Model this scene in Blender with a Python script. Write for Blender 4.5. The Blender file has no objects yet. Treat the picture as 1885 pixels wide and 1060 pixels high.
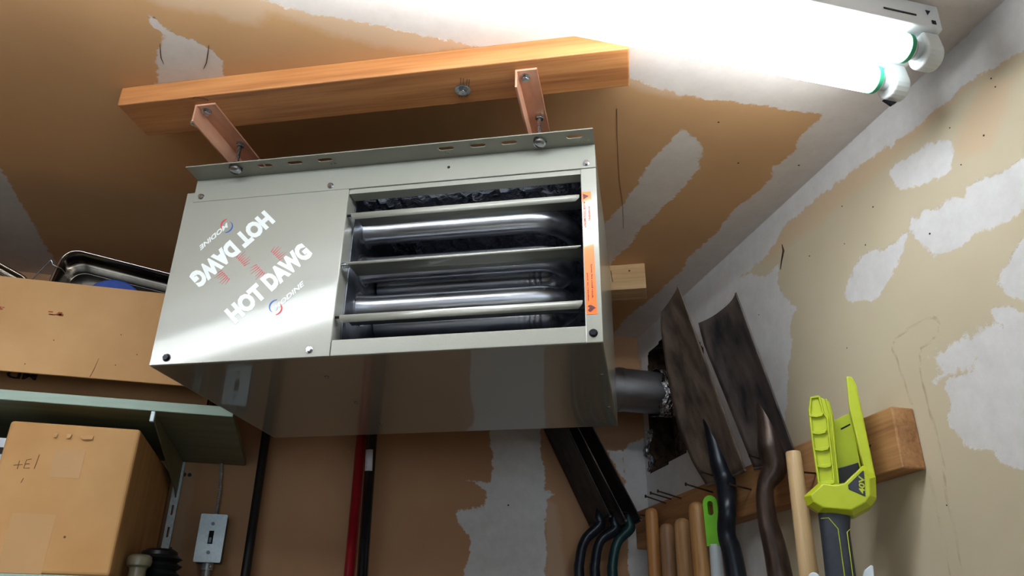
import bpy, bmesh, math, random
import numpy as np
from mathutils import Matrix, Vector

random.seed(7)
SC = bpy.context.scene
COL = SC.collection

# ------------------------------------------------------------------ camera
F_PX, PITCH, ROLL, YAW = 1422.77, 0.444875, 0.0117039, 0.24408
cam_d = bpy.data.cameras.new('camera')
cam_d.sensor_width = 36.0
cam_d.lens = F_PX / 1885.0 * 36.0
cam_d.clip_start = 0.02
cam = bpy.data.objects.new('camera', cam_d)
COL.objects.link(cam)
_cp, _sp = math.cos(PITCH), math.sin(PITCH)
_R = Matrix(((1, 0, 0), (0, _sp, -_cp), (0, _cp, _sp)))
_c, _s = math.cos(ROLL), math.sin(ROLL)
_R = Matrix(((_c, -_s, 0), (_s, _c, 0), (0, 0, 1))) @ _R
_c, _s = math.cos(YAW), math.sin(YAW)
_R = _R @ Matrix(((_c, -_s, 0), (_s, _c, 0), (0, 0, 1)))
right, down, fwd = Vector(_R[0]), Vector(_R[1]), Vector(_R[2])
cm = Matrix((right, -down, -fwd)).transposed().to_4x4()
cm.translation = (0, 0, 1.6)
cam.matrix_world = cm
SC.camera = cam

# ------------------------------------------------------------------ world, exposure
TUBE_STRENGTH = 15.0
DAY = 2.6
w = bpy.data.worlds.new('daylight')
SC.world = w
w.use_nodes = True
bg = w.node_tree.nodes['Background']
bg.inputs['Color'].default_value = (0.74, 0.88, 1.0, 1)
bg.inputs['Strength'].default_value = DAY
SC.view_settings.view_transform = 'Standard'
SC.view_settings.look = 'None'
SC.view_settings.exposure = 0.0
SC.view_settings.gamma = 1.0
SC.view_settings.use_curve_mapping = False
# the open garage door behind the camera: a portal guides sky light through it
pl = bpy.data.lights.new('door_daylight_portal', 'AREA')
pl.shape = 'RECTANGLE'
pl.size, pl.size_y = 4.6, 2.3
pl.cycles.is_portal = True
po = bpy.data.objects.new('door_daylight_portal', pl)
COL.objects.link(po)
po.location = (-1.7, -4.49, 1.16)
po.rotation_euler = (math.radians(90), 0, 0)   # area lights face local -Z: here +Y

# room: back wall y=YB, right wall x=XR, ceiling z=ZC
XR, YB, ZC = 0.823, 1.855, 2.4023
XL, YF = -4.2, -4.5
# heater frame
FL = Vector((-0.26134, 1.20140, 1.98828))
HANG = math.radians(-24.0)
HM = Matrix.Translation(FL) @ Matrix.Rotation(HANG, 4, 'Z')


# ------------------------------------------------------------------ helpers
def lin(r, g, b):
    f = lambda c: ((c / 255.0 + 0.055) / 1.055) ** 2.4 if c / 255.0 > 0.04045 else c / 255.0 / 12.92
    return (f(r), f(g), f(b), 1.0)


MATS = {}


def new_mat(name):
    m = bpy.data.materials.new(name)
    m.use_nodes = True
    nt = m.node_tree
    b = nt.nodes['Principled BSDF']
    MATS[name] = m
    return m, nt, b


def N(nt, t, **kw):
    n = nt.nodes.new(t)
    for k, v in kw.items():
        setattr(n, k, v)
    return n


def mapping(nt, scale, coord='Object'):
    tc = N(nt, 'ShaderNodeTexCoord')
    mp = N(nt, 'ShaderNodeMapping')
    mp.inputs['Scale'].default_value = scale
    nt.links.new(tc.outputs[coord], mp.inputs['Vector'])
    return mp


def noise(nt, vec, scale, detail=4, rough=0.55):
    n = N(nt, 'ShaderNodeTexNoise')
    n.inputs['Scale'].default_value = scale
    n.inputs['Detail'].default_value = detail
    n.inputs['Roughness'].default_value = rough
    if vec is not None:
        nt.links.new(vec, n.inputs['Vector'])
    return n


def ramp(nt, fac, stops):
    r = N(nt, 'ShaderNodeValToRGB')
    el = r.color_ramp.elements
    el[0].position, el[0].color = stops[0]
    el[1].position, el[1].color = stops[-1]
    for p, c in stops[1:-1]:
        e = el.new(p)
        e.color = c
    nt.links.new(fac, r.inputs['Fac'])
    return r


def bump(nt, b, height, strength, dist=0.001):
    bp = N(nt, 'ShaderNodeBump')
    bp.inputs['Strength'].default_value = strength
    bp.inputs['Distance'].default_value = dist
    nt.links.new(height, bp.inputs['Height'])
    nt.links.new(bp.outputs['Normal'], b.inputs['Normal'])
    return bp


def plain(name, c1, c2=None, rough=0.5, metal=0.0, scale=(30, 30, 30), nb=0.0, bscale=None, coat=0.0, coat_r=0.1,
          lo=0.35, hi=0.65, bdist=0.001, emit=None, rvar=0.0):
    """two-tone noise surface with optional fine relief"""
    m, nt, b = new_mat(name)
    b.inputs['Roughness'].default_value = rough
    b.inputs['Metallic'].default_value = metal
    b.inputs['Coat Weight'].default_value = coat
    b.inputs['Coat Roughness'].default_value = coat_r
    c2 = c2 or c1
    mp = mapping(nt, scale)
    n = noise(nt, mp.outputs['Vector'], 1.0)
    r = ramp(nt, n.outputs['Fac'], [(lo, lin(*c1)), (hi, lin(*c2))])
    nt.links.new(r.outputs['Color'], b.inputs['Base Color'])
    if rvar:
        mr = N(nt, 'ShaderNodeMapRange')
        mr.inputs['From Min'].default_value = 0.3
        mr.inputs['From Max'].default_value = 0.7
        mr.inputs['To Min'].default_value = rough
        mr.inputs['To Max'].default_value = rough + rvar
        nt.links.new(n.outputs['Fac'], mr.inputs['Value'])
        nt.links.new(mr.outputs['Result'], b.inputs['Roughness'])
    if nb:
        n2 = n
        if bscale:
            mp2 = mapping(nt, bscale)
            n2 = noise(nt, mp2.outputs['Vector'], 1.0, 3)
        bump(nt, b, n2.outputs['Fac'], nb, bdist)
    if emit:
        b.inputs['Emission Color'].default_value = lin(*emit[0])
        b.inputs['Emission Strength'].default_value = emit[1]
    return m


def wood(name, dark, mid, light, axis=0, rough=0.6, ring=26.0, fine=160.0, coat=0.0):
    m, nt, b = new_mat(name)
    b.inputs['Roughness'].default_value = rough
    b.inputs['Coat Weight'].default_value = coat
    s1, s2 = [ring] * 3, [fine] * 3
    s1[axis], s2[axis] = 1.6, 6.0
    m1, m2 = mapping(nt, s1), mapping(nt, s2)
    n1 = noise(nt, m1.outputs['Vector'], 1.0, 3, 0.5)
    n2 = noise(nt, m2.outputs['Vector'], 1.0, 4, 0.6)
    mix = N(nt, 'ShaderNodeMix')
    mix.inputs['Factor'].default_value = 0.4
    nt.links.new(n1.outputs['Fac'], mix.inputs['A'])
    nt.links.new(n2.outputs['Fac'], mix.inputs['B'])
    r = ramp(nt, mix.outputs['Result'], [(0.34, lin(*dark)), (0.5, lin(*mid)), (0.66, lin(*light))])
    nt.links.new(r.outputs['Color'], b.inputs['Base Color'])
    bump(nt, b, n2.outputs['Fac'], 0.35, 0.0012)
    return m


# ------------------------------------------------------------------ materials
def drywall(name, paper1, paper2, full1, full2, thin):
    """tan drywall paper; joint compound where the wall's own patch fields say so"""
    m, nt, b = new_mat(name)
    b.inputs['Roughness'].default_value = 0.85
    geo = N(nt, 'ShaderNodeNewGeometry')
    pos = geo.outputs['Position']
    na = noise(nt, pos, 3.0, 4)
    paper = ramp(nt, na.outputs['Fac'], [(0.35, lin(*paper1)), (0.65, lin(*paper2))])
    nb_ = noise(nt, pos, 28.0, 6, 0.7)
    full = ramp(nt, nb_.outputs['Fac'], [(0.3, lin(*full1)), (0.7, lin(*full2))])
    edge_a = noise(nt, pos, 70.0, 5, 0.75)
    edge_b = noise(nt, pos, 14.0, 3, 0.6)

    def mask(attr, amp_a, amp_b, soft):
        at = N(nt, 'ShaderNodeAttribute')
        at.attribute_name = attr
        s = at.outputs['Fac']
        for nn, amp in ((edge_a, amp_a), (edge_b, amp_b)):
            sub = N(nt, 'ShaderNodeMath', operation='SUBTRACT')
            sub.inputs[1].default_value = 0.5
            nt.links.new(nn.outputs['Fac'], sub.inputs[0])
            mul = N(nt, 'ShaderNodeMath', operation='MULTIPLY_ADD')
            mul.inputs[1].default_value = amp
            nt.links.new(sub.outputs[0], mul.inputs[0])
            nt.links.new(s, mul.inputs[2])
            s = mul.outputs[0]
        mr = N(nt, 'ShaderNodeMapRange')
        mr.inputs['From Min'].default_value = -soft
        mr.inputs['From Max'].default_value = soft
        nt.links.new(s, mr.inputs['Value'])
        return mr.outputs['Result']

    mf = mask('compound', 0.026, 0.020, 0.0016)
    mt = mask('skim', 0.02, 0.02, 0.008)
    ms = mask('stain', 0.004, 0.004, 0.0016)
    mb = mask('blotch', 0.05, 0.03, 0.004)
    thin_f = N(nt, 'ShaderNodeMath', operation='MULTIPLY')
    thin_f.inputs[1].default_value = 0.6
    nt.links.new(mt, thin_f.inputs[0])
    m1 = N(nt, 'ShaderNodeMix', data_type='RGBA')
    nt.links.new(thin_f.outputs[0], m1.inputs['Factor'])
    nt.links.new(paper.outputs['Color'], m1.inputs['A'])
    m1.inputs['B'].default_value = lin(*thin)
    mm = N(nt, 'ShaderNodeMath', operation='MAXIMUM')
    nt.links.new(mf, mm.inputs[0])
    nt.links.new(mb, mm.inputs[1])
    m2 = N(nt, 'ShaderNodeMix', data_type='RGBA')
    nt.links.new(mm.outputs[0], m2.inputs['Factor'])
    nt.links.new(m1.outputs['Result'], m2.inputs['A'])
    nt.links.new(full.outputs['Color'], m2.inputs['B'])
    st = N(nt, 'ShaderNodeMath', operation='MULTIPLY')
    st.inputs[1].default_value = 0.45
    nt.links.new(ms, st.inputs[0])
    m3 = N(nt, 'ShaderNodeMix', data_type='RGBA')
    nt.links.new(st.outputs[0], m3.inputs['Factor'])
    nt.links.new(m2.outputs['Result'], m3.inputs['A'])
    m3.inputs['B'].default_value = lin(128, 88, 50)
    nt.links.new(m3.outputs['Result'], b.inputs['Base Color'])
    add = N(nt, 'ShaderNodeMath', operation='MULTIPLY_ADD')
    add.inputs[1].default_value = 0.25
    nt.links.new(nb_.outputs['Fac'], add.inputs[0])
    nt.links.new(mm.outputs[0], add.inputs[2])
    bump(nt, b, add.outputs[0], 0.5, 0.0008)
    return m


M_CEIL = drywall('drywall_ceiling', (202, 157, 110), (212, 168, 120), (214, 204, 197), (226, 217, 210), (220, 194, 168))
M_BACK = drywall('drywall_back', (168, 126, 92), (180, 138, 102), (190, 186, 184), (206, 203, 202), (188, 160, 136))
M_RIGHT = drywall('drywall_right', (196, 184, 158), (205, 193, 167), (208, 206, 206), (222, 221, 222), (208, 178, 146))
M_FLOOR = plain('concrete_floor', (120, 116, 110), (140, 136, 130), 0.8, scale=(2, 2, 2))
M_PLAIN = plain('drywall_plain', (190, 160, 120), (200, 172, 132), 0.85, scale=(3, 3, 3))
M_INSUL = plain('insulation', (26, 18, 14), (92, 66, 44), 0.95, scale=(40, 40, 40), nb=0.9, bdist=0.01)

M_PAINT = plain('heater_paint', (152, 153, 144), (154, 155, 146), 0.32, coat=0.75, coat_r=0.08, scale=(4, 4, 4),
                nb=0.2, bscale=(330, 330, 330), bdist=0.0006)
M_PAINT.node_tree.nodes['Principled BSDF'].inputs['Specular IOR Level'].default_value = 0.5
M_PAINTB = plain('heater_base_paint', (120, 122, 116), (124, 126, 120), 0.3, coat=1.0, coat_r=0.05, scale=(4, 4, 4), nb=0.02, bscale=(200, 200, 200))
M_FLANGE = plain('heater_flange_paint', (140, 141, 130), (146, 147, 136), 0.4, scale=(6, 6, 6))
M_TUBE = plain('aluminised_steel', (168, 170, 178), (200, 202, 208), 0.27, 1.0, scale=(8, 60, 60), rvar=0.1)
M_FOIL = plain('foil_liner', (176, 178, 190), (226, 228, 236), 0.26, 1.0, scale=(90, 90, 90), nb=0.9, bdist=0.006)
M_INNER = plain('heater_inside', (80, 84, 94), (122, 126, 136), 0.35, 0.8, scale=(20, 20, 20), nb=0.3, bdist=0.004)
M_ZINC = plain('zinc_plated', (150, 156, 162), (196, 200, 204), 0.25, 1.0, scale=(120, 120, 120))
M_BLACKSCREW = plain('black_oxide', (24, 25, 30), (44, 46, 54), 0.35, 0.6, scale=(120, 120, 120))
M_RUBBER = plain('rubber_washer', (18, 18, 20), (28, 28, 30), 0.7)
M_HOLE = plain('dark_hole', (14, 12, 12), (18, 16, 16), 0.9)
M_IRON = plain('primed_angle_iron', (196, 142, 114), (214, 164, 136), 0.45, 0.25, scale=(40, 12, 40), nb=0.2)
M_FIR = wood('fir_beam', (146, 90, 50), (186, 124, 72), (204, 146, 92), 0, 0.5, 30)
M_PINE = wood('pine_block', (196, 156, 108), (214, 178, 130), (224, 192, 146), 0, 0.6, 40)
M_RACK = wood('rack_board_wood', (130, 88, 54), (172, 124, 80), (196, 150, 102), 1, 0.7, 24)
M_HANDLE = {k: wood('handle_wood_' + k, *v, axis=2, rough=0.45, ring=60, fine=220) for k, v in dict(
    honey=((166, 108, 58), (192, 134, 76), (206, 150, 92)),
    grey=((132, 96, 66), (156, 118, 86), (172, 134, 102)),
    tan=((158, 116, 72), (182, 140, 94), (196, 156, 110)),
    oak=((150, 104, 58), (178, 132, 80), (194, 150, 98)),
    pale=((190, 156, 110), (208, 178, 134), (218, 192, 150))).items()}
M_ENAMEL = plain('fixture_enamel', (214, 218, 220), (224, 228, 230), 0.4, scale=(10, 10, 10))
M_HOLDER = plain('lamp_holder_plastic', (206, 212, 212), (216, 220, 220), 0.35, scale=(10, 10, 10))
M_RING = plain('green_end_ring', (36, 148, 104), (46, 164, 116), 0.4)
M_ALU = plain('lamp_end_cap', (180, 186, 188), (206, 210, 212), 0.3, 0.6)
M_LAMP = plain('lit_tube', (255, 255, 255), (255, 255, 255), 0.4, emit=((246, 252, 255), TUBE_STRENGTH))
M_CARD = plain('carton_board', (188, 142, 92), (202, 158, 108), 0.8, scale=(6, 60, 6), nb=0.15)
M_CARD2 = plain('carton_board_lower', (190, 142, 88), (206, 160, 106), 0.8, scale=(5, 30, 5), nb=0.15)
M_CARDIN = plain('carton_inside', (150, 108, 70), (166, 122, 80), 0.85, scale=(6, 60, 6))
M_TAPE = plain('carton_tape', (190, 146, 94), (198, 152, 98), 0.5, scale=(6, 6, 6))
M_INKRED = plain('red_ink', (150, 74, 44), (160, 84, 52), 0.8)
M_INKBLACK = plain('black_ink', (34, 24, 22), (40, 30, 26), 0.8)
M_PENCIL = plain('pencil_ink', (96, 62, 40), (104, 70, 46), 0.8)
M_SHELFE = plain('lit_green_edge', (150, 172, 158), (166, 188, 174), 0.45, scale=(4, 40, 40), nb=0.1)  # shelf green lightened: light on the front edge put into the colour
M_SHELF = plain('green_shelf_paint', (104, 110, 88), (120, 126, 102), 0.5, scale=(4, 40, 40), nb=0.1)  # same shelf green, toned down in colour for the shaded underside
M_SHELFB = plain('olive_bracket_paint', (104, 108, 84), (116, 120, 94), 0.5, scale=(10, 10, 10))
M_STEEL = plain('polished_pan_steel', (160, 152, 142), (190, 182, 172), 0.18, 1.0, scale=(10, 60, 10))
M_BLUE = plain('blue_plastic', (28, 66, 150), (36, 78, 166), 0.4)
M_BLACKPL = plain('black_plastic', (18, 20, 22), (30, 32, 34), 0.42)
M_CLEAR = plain('cloudy_plastic', (112, 106, 86), (130, 122, 100), 0.3)
M_WHITE = plain('white_print_card', (206, 212, 220), (214, 220, 226), 0.6)
M_BLACKPOLE = plain('black_pole_paint', (14, 15, 18), (24, 25, 30), 0.22, coat=0.4)
M_MATTEPOLE = plain('matt_black_pole', (18, 17, 18), (28, 27, 28), 0.5, scale=(100, 100, 8), nb=0.2)
M_REDPOLE = plain('red_pole_paint', (134, 14, 26), (150, 20, 32), 0.28, coat=0.4)
M_LABEL = plain('paper_label', (196, 190, 196), (206, 200, 206), 0.6)
M_RUST = plain('rusty_spade_steel', (74, 66, 64), (150, 132, 118), 0.45, 0.4, scale=(34, 34, 14), nb=0.5, rvar=0.3, lo=0.3, hi=0.72)
M_DARKST = plain('dark_spade_steel', (50, 50, 58), (108, 98, 94), 0.36, 0.5, scale=(26, 26, 10), nb=0.35, rvar=0.3)
M_BLKST = plain('black_spade_steel', (34, 34, 38), (62, 58, 58), 0.5, 0.4, scale=(30, 30, 14), nb=0.35)
M_NAVY = plain('navy_shank', (22, 28, 38), (40, 46, 56), 0.32, 0.4, scale=(60, 60, 20), nb=0.3)
M_BROWNST = plain('brown_shank', (52, 40, 36), (84, 68, 60), 0.36, 0.5, scale=(60, 60, 16), nb=0.3)
M_TEAL = plain('teal_shank', (16, 46, 50), (34, 70, 72), 0.4, 0.3, scale=(60, 60, 20), nb=0.2)
M_NAIL = plain('old_nail', (54, 44, 38), (84, 70, 60), 0.5, 0.7)
M_LIME = plain('lime_plastic', (182, 196, 36), (190, 204, 44), 0.42)
M_GREENPL = plain('green_plastic', (112, 196, 36), (120, 206, 44), 0.4)
M_WHITEPL = plain('white_handle_plastic', (204, 216, 224), (212, 222, 230), 0.3)
M_CHAR = plain('charcoal_rubber', (40, 46, 58), (50, 56, 68), 0.6, scale=(60, 60, 60), nb=0.15)
M_GALV = plain('galvanised_steel', (190, 206, 214), (214, 228, 234), 0.42, 0.35, scale=(140, 140, 140), rvar=0.15)
M_BOXST = plain('switch_box_steel', (66, 72, 78), (92, 98, 104), 0.4, 0.8, scale=(60, 60, 60))
M_DUCT = plain('vent_pipe_steel', (146, 150, 160), (170, 174, 182), 0.34, 1.0, scale=(12, 50, 50), rvar=0.12)
M_FTAPE = plain('foil_tape', (180, 182, 190), (224, 226, 232), 0.15, 1.0, scale=(60, 60, 60), nb=1.0, bdist=0.012)
M_ORANGE = plain('orange_sticker', (255, 112, 30), (255, 118, 36), 0.4, coat=1.0, coat_r=0.05)
M_ORANGE.node_tree.nodes['Principled BSDF'].inputs['Coat IOR'].default_value = 1.7
M_MAROON = plain('sticker_ink', (84, 18, 30), (90, 22, 34), 0.5)
M_LETTER = plain('white_lettering', (226, 232, 232), (230, 236, 236), 0.45)
M_LRED = plain('red_emblem', (216, 40, 56), (222, 46, 62), 0.45)
M_LBLUE = plain('blue_emblem', (26, 84, 168), (32, 92, 176), 0.45)
M_CONDUIT = plain('conduit', (160, 166, 170), (190, 196, 200), 0.4, 0.5)


# ------------------------------------------------------------------ mesh building
class MB:
    def __init__(s):
        s.v, s.f = [], []

    def add(s, vs, fs):
        o = len(s.v)
        s.v += [Vector(p) for p in vs]
        s.f += [[i + o for i in f] for f in fs]
        return s

    def box(s, x0, x1, y0, y1, z0, z1):
        return s.add([(x0, y0, z0), (x1, y0, z0), (x1, y1, z0), (x0, y1, z0), (x0, y0, z1), (x1, y0, z1), (x1, y1, z1), (x0, y1, z1)],
                     [(0, 3, 2, 1), (4, 5, 6, 7), (0, 1, 5, 4), (1, 2, 6, 5), (2, 3, 7, 6), (3, 0, 4, 7)])

    def sweep(s, path, radii, n=16, caps=True, flat=1.0):
        path = [Vector(p) for p in path]
        if not hasattr(radii, '__len__'):
            radii = [radii] * len(path)
        rings, up = [], None
        for i, p in enumerate(path):
            t = (path[min(i + 1, len(path) - 1)] - path[max(i - 1, 0)])
            if t.length < 1e-9:
                t = path[-1] - path[0]
            t.normalize()
            if up is None:
                up = Vector((0, 0, 1)) if abs(t.z) < 0.9 else Vector((1, 0, 0))
            a = t.cross(up)
            if a.length < 1e-6:
                a = t.cross(Vector((0, 1, 0)))
            a.normalize()
            bb = a.cross(t).normalized()
            up = bb
            rings.append([p + (a * math.cos(2 * math.pi * k / n) + bb * flat * math.sin(2 * math.pi * k / n)) * radii[i] for k in range(n)])
        vs = [q for r in rings for q in r]
        fs = []
        for i in range(len(rings) - 1):
            for k in range(n):
                fs.append((i * n + k, i * n + (k + 1) % n, (i + 1) * n + (k + 1) % n, (i + 1) * n + k))
        if caps:
            fs.append(tuple(reversed(range(n))))
            fs.append(tuple((len(rings) - 1) * n + k for k in range(n)))
        return s.add(vs, fs)

    def cyl(s, p0, p1, r, n=16, r1=None):
        return s.sweep([p0, p1], [r, r if r1 is None else r1], n)

    def prism(s, pts, fn, w0, w1):
        """polygon pts (u,v) extruded w0..w1, mapped to 3D by fn(u,v,w)"""
        n = len(pts)
        vs = [fn(u, v, w0) for u, v in pts] + [fn(u, v, w1) for u, v in pts]
        fs = [tuple(reversed(range(n))), tuple(range(n, 2 * n))] + [(i, (i + 1) % n, n + (i + 1) % n, n + i) for i in range(n)]
        return s.add(vs, fs)

    def frustum(s, pts0, pts1):
        n = len(pts0)
        return s.add(list(pts0) + list(pts1), [tuple(reversed(range(n))), tuple(range(n, 2 * n))] + [(i, (i + 1) % n, n + (i + 1) % n, n + i) for i in range(n)])

    def grid(s, fn, nu, nv):
        vs = [fn(i / nu, j / nv) for j in range(nv + 1) for i in range(nu + 1)]
        fs = [(j * (nu + 1) + i, j * (nu + 1) + i + 1, (j + 1) * (nu + 1) + i + 1, (j + 1) * (nu + 1) + i) for j in range(nv) for i in range(nu)]
        return s.add(vs, fs)

    def build(s, name, mat, parent=None, bevel=0.0, smooth=None, solid=0.0, world=True, seg=2):
        me = bpy.data.meshes.new(name)
        vs = s.v
        if parent is not None and world:
            inv = root_matrix(parent).inverted()
            vs = [inv @ p for p in vs]
        me.from_pydata([tuple(p) for p in vs], [], s.f)
        bm = bmesh.new()
        bm.from_mesh(me)
        bmesh.ops.recalc_face_normals(bm, faces=bm.faces)
        bm.to_mesh(me)
        bm.free()
        me.materials.append(mat)
        if smooth is not None:
            me.polygons.foreach_set('use_smooth', [True] * len(me.polygons))
            me.set_sharp_from_angle(angle=math.radians(smooth))
        o = bpy.data.objects.new(name, me)
        COL.objects.link(o)
        if parent is not None:
            o.parent = parent
        if solid:
            md = o.modifiers.new('thickness', 'SOLIDIFY')
            md.thickness = solid
            md.offset = 0
        if bevel:
            md = o.modifiers.new('edge', 'BEVEL')
            md.width = bevel
            md.segments = seg
            md.limit_method = 'ANGLE'
            md.angle_limit = math.radians(40)
        return o


ROOTM = {}


def root_matrix(o):
    while o.parent is not None:
        o = o.parent
    return ROOTM.get(o.name, Matrix.Identity(4))


def thing(name, label, cat, loc=(0, 0, 0), rz=0.0, group=None):
    o = bpy.data.objects.new(name, None)
    o.empty_display_size = 0.05
    COL.objects.link(o)
    o.location = loc
    o.rotation_euler = (0, 0, rz)
    o['label'] = label
    o['category'] = cat
    if group:
        o['group'] = group
    ROOTM[o.name] = Matrix.Translation(Vector(loc)) @ Matrix.Rotation(rz, 4, 'Z')
    return o


def tag(o, label, cat, group=None):
    o['label'] = label
    o['category'] = cat
    if group:
        o['group'] = group
    return o


def struct(o):
    o['kind'] = 'structure'
    return o


def curve_mesh(splines, thick):
    """filled 2D outlines (first outer, others holes) extruded by thick -> verts, faces"""
    cu = bpy.data.curves.new('tmp', 'CURVE')
    cu.dimensions = '2D'
    cu.fill_mode = 'BOTH'
    cu.extrude = thick / 2
    for pts in splines:
        sp = cu.splines.new('POLY')
        sp.points.add(len(pts) - 1)
        for i, p in enumerate(pts):
            sp.points[i].co = (p[0], p[1], 0, 1)
        sp.use_cyclic_u = True
    return obj_to_data(cu)


def obj_to_data(cu):
    ob = bpy.data.objects.new('tmp', cu)
    COL.objects.link(ob)
    dg = bpy.context.evaluated_depsgraph_get()
    me = bpy.data.meshes.new_from_object(ob.evaluated_get(dg))
    vs = [v.co.copy() for v in me.vertices]
    fs = [tuple(p.vertices) for p in me.polygons]
    bpy.data.objects.remove(ob)
    bpy.data.curves.remove(cu)
    bpy.data.meshes.remove(me)
    return vs, fs


def text_data(body, bold=0.0, shear=0.0, ext=0.01, spacing=1.0):
    cu = bpy.data.curves.new('tmp', 'FONT')
    cu.body = body
    cu.size = 1.0
    cu.offset = bold
    cu.shear = shear
    cu.extrude = ext
    cu.space_character = spacing
    cu.resolution_u = 3
    vs, fs = obj_to_data(cu)
    x0, x1 = min(v.x for v in vs), max(v.x for v in vs)
    y0, y1 = min(v.y for v in vs), max(v.y for v in vs)
    return [Vector(((v.x - x0) / (x1 - x0), (v.y - y0) / (y1 - y0), v.z / ext)) for v in vs], fs


def lettering(mb, body, width, height, fn, bold=0.0, shear=0.0, depth=0.0002, spacing=1.0):
    vs, fs = text_data(body, bold, shear, spacing=spacing)
    return mb.add([fn(v.x * width, v.y * height, v.z * depth) for v in vs], fs)


def slot_pts(cx, cy, L, r, n=6):
    out = []
    for k in range(n + 1):
        a = -math.pi / 2 + math.pi * k / n
        out.append((cx + L / 2 - r + r * math.cos(a), cy + r * math.sin(a)))
    for k in range(n + 1):
        a = math.pi / 2 + math.pi * k / n
        out.append((cx - L / 2 + r + r * math.cos(a), cy + r * math.sin(a)))
    return out


def circ(cx, cy, r, n=12):
    return [(cx + r * math.cos(2 * math.pi * k / n), cy + r * math.sin(2 * math.pi * k / n)) for k in range(n)]


def hexbolt(name, p, d, r, h, mat, parent, washer=0.0, wmat=None, world=True, round_head=False):
    """bolt head standing on point p along direction d"""
    p, d = Vector(p), Vector(d).normalized()
    m = MB()
    if washer:
        m.cyl(p, p + d * 0.0018, washer, 20)
        p = p + d * 0.0018
    if round_head:
        m.sweep([p, p + d * h * 0.5, p + d * h * 0.85, p + d * h], [r, r * 0.98, r * 0.75, r * 0.3], 16)
    else:
        m.cyl(p, p + d * h * 0.25, r * 1.25, 16)
        m.cyl(p + d * h * 0.2, p + d * h, r, 6)
    return m.build(name, mat, parent, smooth=35, world=world, bevel=0.0004, seg=1)


# ------------------------------------------------------------------ setting: drywall with patch fields
def sdf(P, poly):
    poly = np.array(poly)
    d = np.full(len(P), 1e9)
    inside = np.zeros(len(P), bool)
    n = len(poly)
    for i in range(n):
        a, b = poly[i], poly[(i + 1) % n]
        ab = b - a
        t = np.clip(((P - a) @ ab) / max(ab @ ab, 1e-12), 0, 1)
        d = np.minimum(d, np.linalg.norm(P - (a + t[:, None] * ab), axis=1))
        c = ((a[1] > P[:, 1]) != (b[1] > P[:, 1]))
        with np.errstate(divide='ignore', invalid='ignore'):
            xi = (b[0] - a[0]) * (P[:, 1] - a[1]) / (b[1] - a[1]) + a[0]
        inside ^= c & (P[:, 0] < xi)
    return np.where(inside, d, -d)


def line_d(P, pts):
    pts = np.array(pts)
    d = np.full(len(P), 1e9)
    for a, b in zip(pts[:-1], pts[1:]):
        ab = b - a
        t = np.clip(((P - a) @ ab) / max(ab @ ab, 1e-12), 0, 1)
        d = np.minimum(d, np.linalg.norm(P - (a + t[:, None] * ab), axis=1))
    return d


def axis_vals(lo, hi, f0, f1, fine, coarse):
    out = list(np.arange(lo, f0, coarse)) if lo < f0 else []
    out += list(np.arange(f0, f1, fine))
    out += list(np.arange(f1, hi, coarse))
    out.append(hi)
    return np.array(out)


def patched(name, us, vs, fn, mat, full, skim, stain=(), blotch=(), holes=()):
    U, V = np.meshgrid(us, vs)
    P = np.stack([U.ravel(), V.ravel()], 1)
    nu, nv = len(us), len(vs)

    def field(polys):
        d = np.full(len(P), -1.0)
        for p in polys:
            d = np.maximum(d, sdf(P, p))
        return d
    fc, fs_ = field(full), field(skim)
    fst = np.full(len(P), -1.0)
    for l in stain:
        fst = np.maximum(fst, 0.0016 - line_d(P, l))
    fb = field(blotch) - 0.006 if blotch else np.full(len(P), -1.0)
    idx = np.arange(nu * nv).reshape(nv, nu)
    quads = np.stack([idx[:-1, :-1], idx[:-1, 1:], idx[1:, 1:], idx[1:, :-1]], -1).reshape(-1, 4)
    cen = P[quads].mean(1)
    keep = np.ones(len(quads), bool)
    for h in holes:
        keep &= sdf(cen, h) < 0
    quads = quads[keep]
    me = bpy.data.meshes.new(name)
    me.from_pydata([tuple(fn(a, b)) for a, b in P], [], quads.tolist())
    for nm, arr in (('compound', fc), ('skim', fs_), ('stain', fst), ('blotch', fb)):
        at = me.attributes.new(nm, 'FLOAT', 'POINT')
        at.data.foreach_set('value', arr.astype(np.float32))
    me.materials.append(mat)
    o = bpy.data.objects.new(name, me)
    COL.objects.link(o)
    return struct(o)


RW1 = [(1.004,2.156),(0.948,2.194),(0.924,2.197),(0.896,2.184),(0.867,2.182),(0.85,2.184),(0.841,2.187),(0.842,2.175),(0.862,2.157),(0.893,2.137),(0.92,2.118),(0.935,2.112),(0.962,2.126),(0.992,2.13)]
RW2 = [(0.83,2.198),(0.822,2.198),(0.811,2.19),(0.803,2.2),(0.784,2.186),(0.742,2.188),(0.728,2.177),(0.719,2.189),(0.69,2.187),(0.635,2.179),(0.59,2.168),(0.545,2.158),(0.522,2.136),(0.548,2.112),(0.60,2.104),(0.65,2.114),(0.676,2.113),(0.724,2.123),(0.752,2.12),(0.776,2.117),(0.8,2.124),(0.819,2.155),(0.827,2.171),(0.831,2.193)]
RW3 = [(0.843,2.298),(0.822,2.298),(0.759,2.289),(0.724,2.272),(0.729,2.249),(0.74,2.23),(0.77,2.233),(0.796,2.241),(0.828,2.254),(0.839,2.265),(0.842,2.283)]
RW4 = [(0.651,2.32),(0.605,2.289),(0.619,2.272),(0.641,2.245),(0.672,2.219),(0.714,2.235),(0.721,2.258),(0.7,2.278),(0.673,2.303)]
RW5 = [(0.662,2.078),(0.713,2.051),(0.715,2.032),(0.707,2.018),(0.687,2.003),(0.66,1.992),(0.625,2.008),(0.602,2.05),(0.622,2.092)]
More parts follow.
